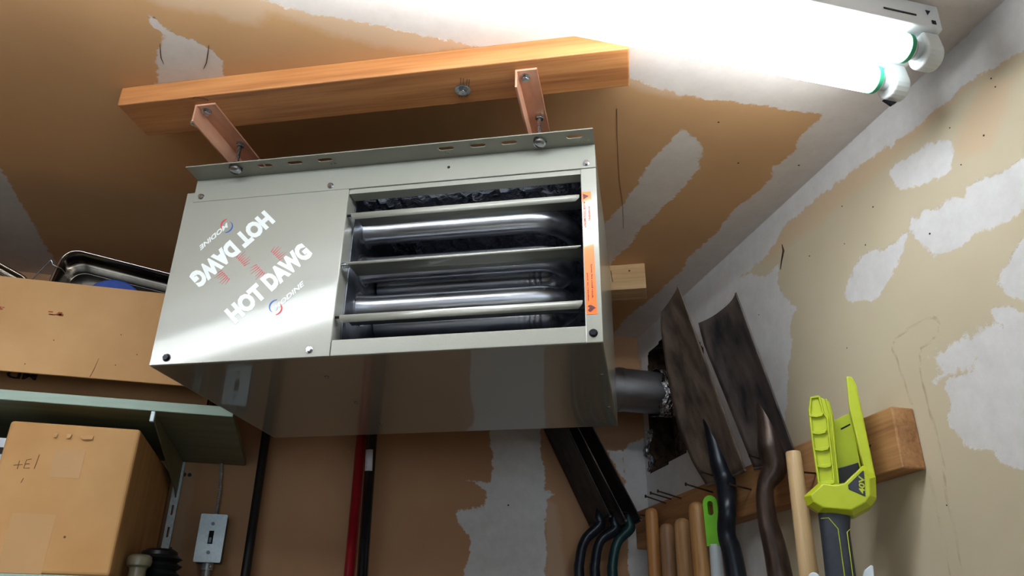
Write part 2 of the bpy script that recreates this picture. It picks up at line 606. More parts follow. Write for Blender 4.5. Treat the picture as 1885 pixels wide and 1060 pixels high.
RW6 = [(0.736,2.013),(0.704,2.002),(0.692,1.987),(0.662,1.955),(0.632,1.905),(0.645,1.845),(0.695,1.812),(0.73,1.806),(0.77,1.815),(0.784,1.833),(0.785,1.843),(0.825,1.856),(0.838,1.873),(0.846,1.894),(0.833,1.92),(0.841,1.941),(0.828,1.952),(0.788,1.943),(0.779,1.958),(0.755,1.975),(0.718,1.983),(0.733,2.002)]
RW6B = [(0.856,1.993),(0.829,1.996),(0.798,2.0),(0.775,1.998),(0.74,1.995),(0.717,1.986),(0.772,1.952),(0.788,1.943),(0.834,1.947),(0.863,1.952),(0.844,1.965)]
RW7 = [(1.167,2.292),(1.178,2.258),(1.162,2.222),(1.134,2.183),(1.161,2.162),(1.164,2.117),(1.18,2.091),(1.201,2.034),(1.215,2.009),(1.245,1.946),(1.298,1.828),(1.339,1.701),(1.906,1.735),(1.847,2.128),(1.835,2.367),(1.451,2.372),(1.269,2.32),(1.213,2.292)]
RW8 = [(1.907,2.407),(1.445,2.405),(0.891,2.405),(0.697,2.405),(0.56,2.405),(0.45,2.405),(0.45,2.307),(0.584,2.312),(0.655,2.331),(0.715,2.335),(0.784,2.332),(0.882,2.345),(1.015,2.358),(1.136,2.356),(1.161,2.342),(1.215,2.324),(1.311,2.333),(1.601,2.337),(1.907,2.337)]
RW9 = [(0.584,2.312),(0.658,2.323),(0.719,2.323),(0.789,2.314),(0.893,2.308),(0.97,2.31),(1.075,2.309),(1.134,2.318),(1.188,2.311),(1.222,2.34),(1.026,2.374),(0.876,2.366),(0.706,2.363),(0.576,2.336)]
STAIN1 = [(0.906,1.934),(0.908,1.954),(0.913,1.985),(0.915,2.008),(0.921,2.026),(0.912,2.037),(0.878,2.043),(0.84,2.043),(0.826,2.039),(0.822,2.027),(0.83,2.016),(0.843,2.009),(0.865,2.007),(0.871,1.995),(0.878,1.965),(0.875,1.94),(0.876,1.917),(0.873,1.894),(0.873,1.871),(0.873,1.838),(0.88,1.808),(0.88,1.786),(0.879,1.759),(0.88,1.732),(0.886,1.7)]
STAIN2 = [(0.902,1.833),(0.901,1.804),(0.902,1.769),(0.901,1.735),(0.904,1.702)]
HOLE = [(1.792,2.335),(1.714,2.34),(1.567,2.329),(1.492,2.24),(1.542,2.036),(1.69,2.027),(1.815,2.021),(1.844,2.034),(1.816,2.12),(1.816,2.207)]
CL1 = [(-0.306,0.915),(-0.301,0.911),(-0.288,0.914),(-0.284,0.926),(-0.279,0.936),(-0.267,0.94),(-0.253,0.947),(-0.239,0.95),(-0.226,0.957),(-0.21,0.975),(-0.206,0.989),(-0.209,1.04),(-0.313,1.079),(-0.311,1.061),(-0.303,1.023),(-0.3,0.997),(-0.291,0.97),(-0.285,0.947),(-0.293,0.938),(-0.3,0.929)]
CL2 = [(-4.0,0.846),(-0.6,0.836),(-0.154,0.84),(-0.089,0.853),(-0.045,0.85),(0.012,0.851),(0.13,0.853),(0.174,0.856),(0.257,0.856),(0.398,0.861),(0.523,0.875),(0.661,0.865),(0.733,0.858),(0.83,0.86),(0.83,0.56),(0.411,0.55),(-0.131,0.56),(-4.0,0.55)]
CL2T = [(-0.294,0.882),(-0.278,0.89),(-0.231,0.888),(-0.208,0.886),(-0.187,0.894),(-0.155,0.891),(-0.151,0.882),(-0.137,0.861),(-0.125,0.864),(-0.089,0.871),(-0.044,0.883),(0.019,0.89),(0.083,0.89),(0.149,0.855),(0.171,0.843),(-0.09,0.837),(-0.153,0.825),(-0.291,0.861)]
CL2U = [(0.384,0.871),(0.404,0.877),(0.452,0.882),(0.487,0.878),(0.478,0.859),(0.375,0.849)]
CL3 = [(0.733,0.858),(0.737,0.876),(0.733,0.928),(0.746,0.955),(0.742,0.992),(0.736,1.02),(0.753,1.054),(0.753,1.088),(0.74,1.165),(0.75,1.28),(0.747,1.373),(0.761,1.444),(0.741,1.736),(0.749,1.87),(0.85,1.87),(0.85,0.4),(0.74,0.4)]
CL4 = [(0.524,0.952),(0.548,0.959),(0.577,0.981),(0.594,1.006),(0.61,1.059),(0.609,1.11),(0.6,1.203),(0.594,1.271),(0.598,1.36),(0.594,1.407),(0.585,1.522),(0.498,1.461),(0.51,1.318),(0.522,1.199),(0.519,1.117),(0.52,1.047),(0.521,0.971)]
CL5 = [(-0.63,1.392),(-0.629,1.44),(-0.631,1.516),(-0.63,1.59),(-0.63,1.657),(-0.639,1.87),(-0.86,1.87),(-0.86,1.3),(-0.657,1.311)]
BW1 = [(0.407,2.105),(0.412,2.072),(0.42,2.048),(0.417,2.012),(0.414,1.981),(0.368,1.983),(0.343,1.985),(0.368,1.98),(0.4,1.966),(0.408,1.943),(0.398,1.926),(0.332,1.909),(0.337,1.883),(0.358,1.861),(0.372,1.845),(0.37,1.816),(0.359,1.784),(0.355,1.766),(0.351,1.5),(0.557,1.5),(0.55,1.772),(0.553,1.89),(0.556,1.951),(0.582,1.963),(0.552,1.975),(0.549,2.028),(0.538,2.063),(0.542,2.122),(0.539,2.252),(0.408,2.24)]
BW1T = [(0.548,1.954),(0.581,1.939),(0.591,1.875),(0.597,1.825),(0.607,1.774),(0.613,1.5),(0.543,1.5),(0.551,1.823)]
BW2 = [(0.718,2.081),(0.762,2.083),(0.765,2.004),(0.75,2.026)]
BW3 = [(0.765,2.083),(0.784,2.106),(0.831,2.124),(0.831,1.4),(0.755,1.4)]
BW4T = [(-0.287,1.985),(-0.266,1.987),(-0.259,1.857),(-0.255,1.746),(-0.252,1.5),(-0.284,1.5),(-0.286,1.811)]

wall_right = patched('wall_right', axis_vals(YF, YB, 0.42, 1.855, 0.0055, 0.25), axis_vals(0, ZC, 1.66, ZC, 0.0055, 0.2),
                     lambda a, b: (XR, a, b), M_RIGHT, [RW1, RW2, RW3, RW5, RW6, RW7, RW8], [RW4, RW9],
                     [STAIN1, STAIN2], [RW6B], [HOLE])
ceiling = patched('ceiling', axis_vals(XL, XR, -0.95, XR, 0.007, 0.25), axis_vals(YF, YB, 0.50, YB, 0.007, 0.25),
                  lambda a, b: (a, b, ZC), M_CEIL, [CL1, CL2, CL3, CL4, CL5], [CL2T, CL2U])
wall_back = patched('wall_back', axis_vals(XL, XR, -0.4, XR, 0.007, 0.25), axis_vals(0, ZC, 1.66, ZC, 0.007, 0.2),
                    lambda a, b: (a, YB, b), M_BACK, [BW1, BW2, BW3], [BW1T, BW4T])
struct(MB().box(XL, XR + 0.2, YF - 3, YB + 0.1, -0.1, 0.0).build('floor', M_FLOOR))
struct(MB().box(XL - 0.1, XL, YF, YB, 0.0, ZC).build('wall_left', M_PLAIN))
wf = MB().box(XL, -4.0, YF - 0.1, YF, 0, ZC).box(0.6, XR, YF - 0.1, YF, 0, ZC).box(-4.0, 0.6, YF - 0.1, YF, 2.32, ZC)
struct(wf.build('wall_front', M_PLAIN))
# the torn opening round the vent: cavity behind the right wall
cv = MB()
cv.add([(XR + 0.001, 1.48, 2.0), (XR + 0.001, 1.86, 2.0), (XR + 0.001, 1.86, 2.36), (XR + 0.001, 1.48, 2.36),
        (XR + 0.1, 1.46, 1.98), (XR + 0.1, 1.88, 1.98), (XR + 0.1, 1.88, 2.38), (XR + 0.1, 1.46, 2.38)],
       [(4, 5, 6, 7), (0, 1, 5, 4), (1, 2, 6, 5), (2, 3, 7, 6), (3, 0, 4, 7)])
cv.build('wall_cavity', M_INSUL, wall_right)
for y, z in [(0.638, 2.312), (0.636, 2.296), (0.673, 2.243), (0.719, 2.226), (0.896, 2.262), (0.965, 2.304), (0.977, 2.237),
             (1.072, 2.262), (1.019, 2.064), (1.256, 2.223), (0.883, 1.789), (0.72, 2.29), (0.93, 2.21), (0.8, 2.16)]:
    r = random.uniform(0.0009, 0.0016)
    MB().cyl((XR - 0.0006, y, z), (XR + 0.001, y, z), r, 8).build('nail_head', M_NAIL, wall_right)
MB().sweep([(XR - 0.0003, 1.146, 2.325), (XR - 0.0003, 1.144, 2.31), (XR - 0.0003, 1.155, 2.294), (XR - 0.0003, 1.163, 2.279)],
           [0.0008, 0.0024, 0.0016, 0.0007], 6).build('paper_tear', M_NAIL, wall_right)
for pts in ([(-0.293, 0.967), (-0.295, 0.985), (-0.296, 0.999), (-0.294, 1.012)], [(-0.224, 0.952), (-0.227, 0.97), (-0.231, 0.992), (-0.237, 1.008)]):
    MB().sweep([(x, y, ZC - 0.0004) for x, y in pts], [0.0003, 0.0007, 0.0007, 0.0003], 6).build('scratch', M_NAIL, ceiling)
MB().sweep([(x, y, ZC - 0.0003) for x, y in [(0.404, 0.934), (0.431, 1.002), (0.462, 1.076), (0.483, 1.125), (0.525, 1.213), (0.558, 1.293)]], 0.00035, 6).build('seam_crack', M_PENCIL, ceiling)
for x, y in [(0.669, 1.02), (0.579, 0.923), (0.777, 0.998)]:
    MB().cyl((x, y, ZC - 0.0006), (x, y, ZC + 0.001), 0.0016, 8).build('nail_head', M_NAIL, ceiling)
for x, z in [(0.459, 1.93)]:
    MB().cyl((x, YB - 0.0006, z), (x, YB + 0.001, z), 0.0022, 8).build('nail_head', M_NAIL, wall_back)
for x, z in [(-0.272, 1.957), (-0.283, 1.957), (-0.283, 1.80)]:
    MB().cyl((x, YB - 0.0008, z), (x, YB + 0.001, z), 0.0045, 8).build('nail_head', M_NAIL, wall_back)


# ------------------------------------------------------------------ unit heater
def H(x, y, z):
    return HM @ Vector((x, y, z))


heater = thing('unit_heater', 'grey green gas unit heater with louvres and bare tubes hung from the ceiling', 'heater', FL, HANG)
W, D, HT = 0.68, 0.426, 0.329


def hb(name, mat, bevel=0.0008, parent=None, **kw):
    return lambda *a: MB().box(*a).build(name, mat, parent or heater, bevel=bevel, world=False, **kw)


hb('bottom_panel', M_PAINTB)(0.0015, W - 0.0015, 0.001, D, 0.0, 0.002)
hb('back_panel', M_PAINT)(0.0, W, D - 0.002, D, 0.0, 0.3045)
hb('side_panel', M_PAINT)(0.0, 0.0016, 0.001, D, 0.0, 0.3045)
hb('side_panel', M_PAINT)(W - 0.0016, W, 0.001, D, 0.0, 0.320)
hb('top_panel', M_PAINT)(0.0, W, 0.002, D, 0.3045, 0.3065)
hb('inner_partition', M_INNER)(0.2855, 0.2875, 0.03, D - 0.004, 0.003, 0.303)

fp = MB().box(0.0, 0.2855, -0.0018, 0.0, 0.0005, 0.3045).box(0.2837, 0.2855, 0.0, 0.032, 0.024, 0.285)
front_panel = fp.build('front_panel', M_PAINT, heater, bevel=0.0012, world=False)
hb('bottom_rail', M_PAINT, 0.0012)(0.2863, 0.6575, -0.0018, 0.012, 0.0005, 0.0255)
hb('right_rail', M_PAINT, 0.0012)(0.6565, W, -0.0024, 0.004, 0.0, 0.2845)
hb('head_strip', M_PAINT, 0.0006)(0.2863, 0.6575, 0.0, 0.022, 0.2765, 0.2855)
rail = MB().box(0.0141, W, -0.0030, 0.0, 0.2852, HT)
rail.build('top_rail', M_PAINT, heater, bevel=0.0008, world=False)

# slotted hanging flange
holes = [slot_pts(x, -0.027, 0.025, 0.0048) for x in (0.147, 0.199, 0.250, 0.450, 0.501, 0.550, 0.651)]
holes += [circ(0.256, -0.0165, 0.0022), circ(0.263, -0.0165, 0.0022), circ(0.444, -0.0165, 0.0022), circ(0.451, -0.0165, 0.0022)]
holes += [circ(x, -0.0145, 0.0016, 8) for x in (0.658, 0.665, 0.672)]
vs, fs = curve_mesh([[(0.016, -0.0425), (W, -0.0425), (W, -0.001), (0.016, -0.001)]] + holes, 0.0018)
fl = MB().add([(v.x, v.y, HT - 0.0009 + v.z) for v in vs], fs)
fl.build('hanging_flange', M_FLANGE, heater, world=False)
MB().add([(0.016, -0.001, HT - 0.002), (0.0141, 0.0, 0.30), (0.016, 0.03, 0.3065), (0.016, 0.03, HT)], [(0, 1, 2, 3)]).build('end_gusset', M_FLANGE, heater, solid=0.0012, world=False)

# louvres
for z, lip, ang in ((0.2405, 0.0115, 0.12), (0.1535, 0.0048, 0.05), (0.0655, 0.0125, 0.10)):
    prof = [(0.0005, -lip), (-0.0008, -lip * 0.55), (-0.0003, -0.0008), (0.002, 0.0), (0.018, 0.018 * ang), (0.036, 0.036 * ang + 0.001), (0.050, 0.05 * ang - 0.001)]
    m = MB()
    x0, x1 = 0.2935, 0.6535

    def lf(u, v, prof=prof, z=z):
        k = v * (len(prof) - 1)
        y, dz = prof[int(round(k))]
        inset = 0.006 * (1 - min(1, v * 4)) ** 2
        return (x0 + inset + (x1 - x0 - 2 * inset) * u, y, z + dz)
    m.grid(lf, 2, len(prof) - 1)
    m.build('louvre', M_PAINT, heater, solid=0.0013, smooth=50, world=False)
    MB().cyl((x0 - 0.008, 0.004, z - 0.002), (x0 + 0.002, 0.004, z - 0.002), 0.0022, 8).build('louvre_pin', M_BLACKSCREW, heater, world=False)
sp = MB()
for k in range(5):
    xk = 0.2875 + k * 0.0022
    sp.sweep([(xk, 0.004 + 0.004 * math.cos(a), 0.150 + 0.004 * math.sin(a)) for a in np.linspace(0, 2 * math.pi, 13)], 0.0006, 6, caps=False)
sp.build('louvre_spring', M_ZINC, heater, world=False, smooth=60)

# heat exchanger tubes: front run, bend at the right, rear run at the same height
for z, yb, xb in ((0.254, 0.238, 0.558), (0.183, 0.168, 0.578), (0.114, 0.168, 0.578)):
    path, rad = [], []
    ya, r = 0.088, 0.0205
    rb = (yb - ya) / 2
    for x in np.linspace(0.288, xb, 12):
        path.append((x, ya, z)); rad.append(r * (1.12 if x < 0.293 else 1.0))
    for k in range(1, 20):
        a = -math.pi / 2 + math.pi * k / 20
        path.append((xb + rb * math.cos(a), (ya + yb) / 2 + rb * math.sin(a), z)); rad.append(r * (1 - 0.03 * math.sin(math.pi * k / 20)))
    for i, x in enumerate(np.linspace(xb, xb - 0.05, 22)):
        path.append((x, yb, z)); rad.append(r * (0.97 - 0.09 * (i % 4 == 2) * math.exp(-i / 14.0)))
    for x in np.linspace(xb - 0.06, 0.29, 8):
        path.append((x, yb, z)); rad.append(r * 0.96)
    MB().sweep(path, rad, 28).build('heat_tube', M_TUBE, heater, smooth=40, world=False)
    MB().cyl((0.2876, ya, z), (0.2895, ya, z), r * 1.35, 24).build('tube_collar', M_TUBE, heater, smooth=40, world=False)

# crinkled foil lining
rnd = random.Random(3)


def crinkle(nu, nv, amp):
    g = [[rnd.uniform(-amp, amp) for _ in range(nu + 1)] for _ in range(nv + 1)]
    return lambda u, v: g[int(round(v * nv))][int(round(u * nu))]


cf = crinkle(40, 26, 0.0060)
MB().grid(lambda u, v: (0.288 + 0.388 * u, 0.012 + 0.41 * v, 0.297 + cf(u, v)), 40, 26).build('foil_lining', M_FOIL, heater, smooth=30, world=False)
cf2 = crinkle(48, 30, 0.0028)
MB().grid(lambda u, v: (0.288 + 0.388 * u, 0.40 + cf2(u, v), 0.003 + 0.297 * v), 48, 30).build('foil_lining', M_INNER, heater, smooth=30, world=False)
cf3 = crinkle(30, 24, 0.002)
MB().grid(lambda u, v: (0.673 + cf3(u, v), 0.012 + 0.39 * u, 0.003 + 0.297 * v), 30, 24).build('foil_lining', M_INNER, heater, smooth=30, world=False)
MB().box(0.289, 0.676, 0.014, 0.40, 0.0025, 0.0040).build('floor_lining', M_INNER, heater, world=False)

for x, z, mt, rr in ((0.028, 0.2945, M_ZINC, 0.0042), (0.254, 0.2935, M_ZINC, 0.0042), (0.666, 0.2935, M_ZINC, 0.0042), (0.254, 0.0120, M_ZINC, 0.0044),
                     (0.027, 0.0115, M_BLACKSCREW, 0.0050), (0.667, 0.0140, M_BLACKSCREW, 0.0050)):
    hexbolt('screw', (x, -0.003 if z > 0.28 else -0.002, z), (0, -1, 0), rr, 0.004, mt, heater, world=False)
for x, y in ((0.248, 0.083), (0.247, 0.217), (0.248, 0.350), (0.668, 0.129), (0.669, 0.299)):
    hexbolt('screw', (x, y, 0.0), (0, 0, -1), 0.0032, 0.0025, M_ZINC, heater, world=False)
MB().cyl((0.449, -0.0034, 0.309), (0.449, -0.0028, 0.309), 0.0024, 12).build('rail_hole', M_HOLE, heater, world=False)

# printing on the front panel, laid out at 45 degrees and repeated upside down
YP = -0.0019
cx, cz = 0.1372, 0.1592


def prt(x0, z0, flip):
    c = math.sqrt(0.5)

    def fn(u, v, w_):
        x, z = x0 + (u - v) * c, z0 + (u + v) * c
        if flip:
            x, z = 2 * cx - x, 2 * cz - z
        return (x, YP - 0.0001 - w_, z)
    return fn


for flip in (False, True):
    f1, f2 = prt(0.1301, 0.0594, flip), prt(0.1890, 0.0745, flip)
    m = MB()
    lettering(m, 'HOT', 0.064, 0.0338, f1, bold=0.065)
    lettering(m, 'DAWG', 0.0845, 0.0342, lambda u, v, w_: f1(u + 0.0715, v, w_), bold=0.065)
    m.build('lettering', M_LETTER, front_panel, world=False)['label'] = 'white HOT DAWG lettering'
    m = MB()
    lettering(m, 'MODINE', 0.0600, 0.0088, lambda u, v, w_: f2(u + 0.004, v, w_ + 0.0001), bold=0.03, shear=0.35)
    m.build('lettering', M_LETTER, front_panel, world=False)['label'] = 'small white MODINE lettering'

    def swoosh(a0, a1, rx, c0, mat, flip=flip, f2=f2):
        outer, inner = [], []
        for k in range(13):
            t = k / 12
            a = a0 + (a1 - a0) * t
            wd = 0.0030 * math.sin(math.pi * min(1, 0.12 + t * 0.8)) * t ** 0.6 + 0.0004
            outer.append((c0[0] + (rx + wd * 0.5) * math.cos(a), c0[1] + (rx + wd * 0.5) * math.sin(a)))
            inner.append((c0[0] + (rx - wd * 0.5) * math.cos(a), c0[1] + (rx - wd * 0.5) * math.sin(a)))
        mm = MB().prism(outer + inner[::-1], lambda u, v, w_: f2(u, v, w_), -0.00015, 0.00015)
        mm.build('emblem_arc', mat, front_panel, world=False)
    swoosh(math.radians(200), math.radians(45), 0.0105, (0.0095, 0.0065), M_LBLUE)
    swoosh(math.radians(20), math.radians(-125), 0.0098, (0.0060, 0.0030), M_LRED)
    # burst of red strokes between the two lines of lettering
    bc = (0.098, 0.0475)
    for sgn in (-1, 1):
        for k in range(7):
            u0 = bc[0] + sgn * (0.0145 + 0.0006 * (k % 2))
            v0 = bc[1] - 0.011 + 0.0036 * k
            L = 0.011 + 0.003 * ((k * 5) % 3)
            MB().prism([(u0, v0 - 0.0007), (u0 + sgn * L, v0 + 0.0035 * (k - 3) / 3.0), (u0, v0 + 0.0007)][:: (1 if sgn > 0 else -1)],
                       lambda u, v, w_: f1(u, v, w_), -0.00015, 0.00015).build('burst_stroke', M_LRED, front_panel, world=False)

# warning sticker on the right rail
stk = MB().prism([(0.6572, 0.2425), (0.6712, 0.2425), (0.6738, 0.042), (0.6585, 0.042)], lambda u, v, w_: (u, -0.0027 - w_, v), -0.0002, 0.0002)
sticker = stk.build('warning_sticker', M_ORANGE, heater, world=False)
sticker['label'] = 'orange warning sticker with maroon print'


def vert(x0, z0):
    return lambda u, v, w_: (x0 + v + 0.0135 * (0.24 - z0 + u) * 0.07, -0.0031 - w_, z0 - u)


for body, L, h, x0, z0, bd in (('AVERTISSEMENT', 0.046, 0.0034, 0.6590, 0.2260, 0.02), ('WARNING', 0.026, 0.0034, 0.6660, 0.2175, 0.02),
                               ('peut en résulter.', 0.046, 0.0030, 0.6602, 0.1060, 0.01),
                               ('fumes; fire could result.', 0.054, 0.0030, 0.6662, 0.1200, 0.01)):
    m = MB()
    lettering(m, body, L, h, vert(x0, z0), bold=bd, depth=0.00008)
    m.build('sticker_print', M_MAROON, sticker, world=False)
m = MB()
m.prism([(0.6590, 0.2392), (0.6680, 0.2345), (0.6596, 0.2290)], lambda u, v, w_: (u, -0.0031 - w_, v), -0.0001, 0.0001)
m.build('warning_triangle', M_MAROON, sticker, world=False)
flame = [(0.6605, 0.0480), (0.6628, 0.0455), (0.6655, 0.0462), (0.6690, 0.0495), (0.6722, 0.0510), (0.6690, 0.0538), (0.6655, 0.0560), (0.6625, 0.0560), (0.6602, 0.0540), (0.6635, 0.0520)]
MB().prism(flame, lambda u, v, w_: (u, -0.0031 - w_, v), -0.0001, 0.0001).build('flame_symbol', M_MAROON, sticker, world=False)

# ------------------------------------------------------------------ beams and angle irons
beam = thing('mounting_beam', 'orange stained timber beam bolted flat to the ceiling above the heater', 'beam', H(-0.049, -0.147, 0.379), HANG)
bm_ = MB()
bm_.add([H(x, y, z) for z in (0.379, 0.4139) for x, y in ((-0.049, -0.1475), (0.740, -0.1475), (0.7385, -0.0675), (-0.049, -0.0675))],
        [(0, 3, 2, 1), (4, 5, 6, 7), (0, 1, 5, 4), (1, 2, 6, 5), (2, 3, 7, 6), (3, 0, 4, 7)])
bm_.build('timber', M_FIR, beam, bevel=0.002)
hexbolt('lag_bolt', H(0.491, -0.099, 0.379), (0, 0, -1), 0.0062, 0.005, M_ZINC, beam, washer=0.0125)
for dx in (0.0, 0.004, 0.009, 0.012):
    a, b = H(0.494 + dx, -0.125 + dx * 0.4, 0.3788), H(0.482 + dx, -0.083, 0.3788)
    MB().sweep([a, a.lerp(b, 0.5) + Vector((0.0006, 0, 0)), b], 0.0004, 5).build('pencil_mark', M_INKBLACK, beam)
kn = H(0.088, -0.140, 0.379)
MB().sweep([kn + Vector((0.011 * math.cos(a), 0.004 * math.sin(a), 0)) for a in np.linspace(math.pi, 2 * math.pi, 10)], 0.0006, 5).build('bark_edge', M_INKBLACK, beam)

block = thing('mounting_block', 'pale pine block fixed to the ceiling behind the heater', 'beam', H(-0.05, 0.581, 0.352), HANG)
bk = MB()
bk.add([H(x, y, z) for z in (0.352, 0.4139) for x, y in ((-0.05, 0.581), (0.752, 0.581), (0.752, 0.640), (-0.05, 0.640))],
       [(0, 3, 2, 1), (4, 5, 6, 7), (0, 1, 5, 4), (1, 2, 6, 5), (2, 3, 7, 6), (3, 0, 4, 7)])
bk.build('timber', M_PINE, block, bevel=0.0015)
MB().sweep([H(0.676, 0.5806, 0.400), H(0.677, 0.5806, 0.385), H(0.679, 0.5806, 0.372)], 0.0007, 5).build('pencil_mark', M_INKBLACK, block)
MB().cyl(H(0.717, 0.5803, 0.397), H(0.717, 0.582, 0.397), 0.0022, 8).build('knot', M_PENCIL, block)

for x0, x1, rx, ry, lab in ((0.073, 0.107, 0.0975, -0.030, 'copper brown angle iron hanging the left end of the heater'),
                            (0.576, 0.608, 0.597, -0.0252, 'copper brown angle iron hanging the right end of the heater')):
    iron = thing('angle_bracket', lab, 'bracket', H(x0, -0.13, 0.347), HANG, 'angle irons between beam and heater')
    m = MB().add([H(x, y, z) for y in (-0.130, 0.5805) for x, z in ((x0, 0.347), (x0 + 0.003, 0.347), (x0 + 0.003, 0.3755), (x1, 0.3755), (x1, 0.3788), (x0, 0.3788))],
                 [(0, 1, 2, 3, 4, 5), (11, 10, 9, 8, 7, 6)] + [(i, (i + 1) % 6, 6 + (i + 1) % 6, 6 + i) for i in range(6)])
    m.build('angle_iron', M_IRON, iron, bevel=0.0006)
    hexbolt('lag_bolt', H(x0 + 0.013, -0.117, 0.3755), (0, 0, -1), 0.0056, 0.005, M_ZINC, iron, washer=0.0072)
    if x0 < 0.1:
        hexbolt('side_bolt', H(x0, -0.118, 0.3545), H(-1, 0, 0) - H(0, 0, 0), 0.0056, 0.006, M_ZINC, iron, washer=0.008)
    rod = MB()
    for k in range(26):
        z0 = 0.3275 + k * 0.0018
        rod.cyl(H(rx, ry, z0), H(rx, ry, z0 + 0.0018), 0.0033 if k % 2 else 0.0027, 10)
    rod.build('threaded_rod', M_ZINC, iron, smooth=30)
    MB().cyl(H(rx, ry, 0.368), H(rx, ry, 0.3752), 0.0068, 6).build('nut', M_ZINC, iron, bevel=0.0004)
    MB().cyl(H(rx, ry, 0.3295), H(rx, ry, 0.334), 0.0062, 6).build('nut', M_ZINC, iron, bevel=0.0004)
    MB().cyl(H(rx + 0.002, ry - 0.002, 0.3245), H(rx, ry, 0.327), 0.0108, 20).build('rubber_washer', M_RUBBER, iron, smooth=40)
    hexbolt('bolt_head', H(rx, ry, 0.3245), (0, 0, -1), 0.0098, 0.007, M_ZINC, iron, round_head=True)

# ------------------------------------------------------------------ vent pipe
pipe = thing('vent_pipe', 'grey metal flue pipe running from behind the heater into the torn right wall', 'pipe', (0.44, 1.66, 2.13))
pz, py = 2.181, 1.662
hb0 = H(0.45, D + 0.001, pz - FL.z)
hd = Vector((-math.sin(HANG), math.cos(HANG), 0))
el = hb0 + hd * ((py - hb0.y) / hd.y)
path = [hb0, hb0 + hd * 0.10, hb0.lerp(el, 0.62), el + Vector((-0.005, -0.045, 0)), el + Vector((0.03, -0.008, 0)), el + Vector((0.09, 0, 0)), Vector((0.69, py, pz)), Vector((0.915, py, pz))]
MB().sweep(path, 0.0515, 32).build('flue', M_DUCT, pipe, smooth=40)
MB().cyl((0.676, py, pz), (0.688, py, pz), 0.0530, 32).build('collar', M_DUCT, pipe, smooth=40)
rnd2 = random.Random(11)
tp = MB()
nn, ring = 40, []
rr_ = [[0.0535 + rnd2.uniform(0, 0.006) for _ in range(nn)] for _ in range(9)]
tp.grid(lambda u, v: (0.772 + 0.046 * v + 0.006 * math.sin(u * 37), py + rr_[int(round(v * 8))][int(round(u * nn)) % nn] * math.cos(2 * math.pi * u),
                      pz + rr_[int(round(v * 8))][int(round(u * nn)) % nn] * math.sin(2 * math.pi * u)), nn, 8)
tp.build('foil_tape', M_FTAPE, pipe, smooth=20)
tq = MB()
gg = [[rnd2.uniform(-0.006, 0.006) for _ in range(15)] for _ in range(9)]
tq.grid(lambda u, v: (XR - 0.004 + gg[int(round(v * 8))][int(round(u * 14))] * 0.6, 1.84 - 0.035 * v - 0.02 * math.sin(u * 9) + gg[int(round(v * 8))][int(round(u * 14))],
                      2.03 + 0.10 * u), 14, 8)
tq.build('foil_scrap', M_FTAPE, wall_right, smooth=20, solid=0.0004)

# ------------------------------------------------------------------ fluorescent fixture
light = thing('tube_light', 'twin tube fluorescent strip light lit on the ceiling', 'light fixture', (-0.5, 0.67, ZC))
xe, xs = 0.744, -1.76
hs = MB()
prof = [(0.618, ZC - 0.0003), (0.620, ZC - 0.040), (0.640, ZC - 0.044), (0.700, ZC - 0.044), (0.720, ZC - 0.040), (0.722, ZC - 0.0003)]
hs.frustum([(xs, y, z) for y, z in prof], [(xe, y, z) for y, z in prof])
hs.build('housing', M_ENAMEL, light, bevel=0.0015)
MB().box(0.655, 0.705, 0.6182, 0.6192, ZC - 0.026, ZC - 0.0235).build('knockout_line', M_BLACKSCREW, light)
MB().prism([(0.722, ZC - 0.012), (0.730, ZC - 0.012), (0.724, ZC - 0.020)], lambda u, v, w_: (u, 0.6180 + w_, v), 0, 0.001).build('stamped_mark', M_BLACKSCREW, light)
MB().box(0.7285, 0.7345, 0.6184, 0.6194, ZC - 0.034, ZC - 0.028).build('stamped_mark', M_BLACKSCREW, light)
zt_ = 2.338
for y in (0.642, 0.706):
    for xa, sg in ((0.7015, 1), (-1.72, -1)):
        # lamp holder: rounded block hanging from the housing
        out = [(-0.017, ZC - 0.043), (-0.019, zt_ + 0.004)] + [(0.020 * math.cos(a), zt_ - 0.006 + 0.020 * math.sin(a)) for a in np.linspace(math.pi, 2 * math.pi, 11)] + [(0.019, zt_ + 0.004), (0.017, ZC - 0.043)]
        MB().prism(out, lambda u, v, w_, y=y, xa=xa, sg=sg: (xa + sg * w_, y + u, v), 0.014, 0.040).build('lamp_holder', M_HOLDER, light, bevel=0.004, seg=3)
        MB().cyl((xa + sg * 0.006, y, zt_), (xa + sg * 0.0145, y, zt_), 0.0125, 20).build('holder_boss', M_HOLDER, light, smooth=40)
    tb = MB()
    tb.sweep([(-1.712, y, zt_), (-1.708, y, zt_), (0.690, y, zt_), (0.6945, y, zt_)], [0.0165, 0.019, 0.019, 0.0165], 32)
    tube = tb.build('fluorescent_tube', M_LAMP, light, smooth=40)
    for xa, sg in ((0.693, 1), (-1.710, -1)):
        MB().cyl((xa, y, zt_), (xa + sg * 0.006, y, zt_), 0.0193, 32).build('end_ring', M_RING, tube, smooth=40)
        MB().cyl((xa + sg * 0.006, y, zt_), (xa + sg * 0.010, y, zt_), 0.0165, 32).build('end_cap', M_ALU, tube, smooth=40)
MB().prism([(0.712, zt_ - 0.0265), (0.734, zt_ - 0.0265), (0.724, zt_ - 0.034)], lambda u, v, w_: (u, 0.712 + w_, v), 0, 0.004).build('wire_clip', M_BLACKSCREW, light)

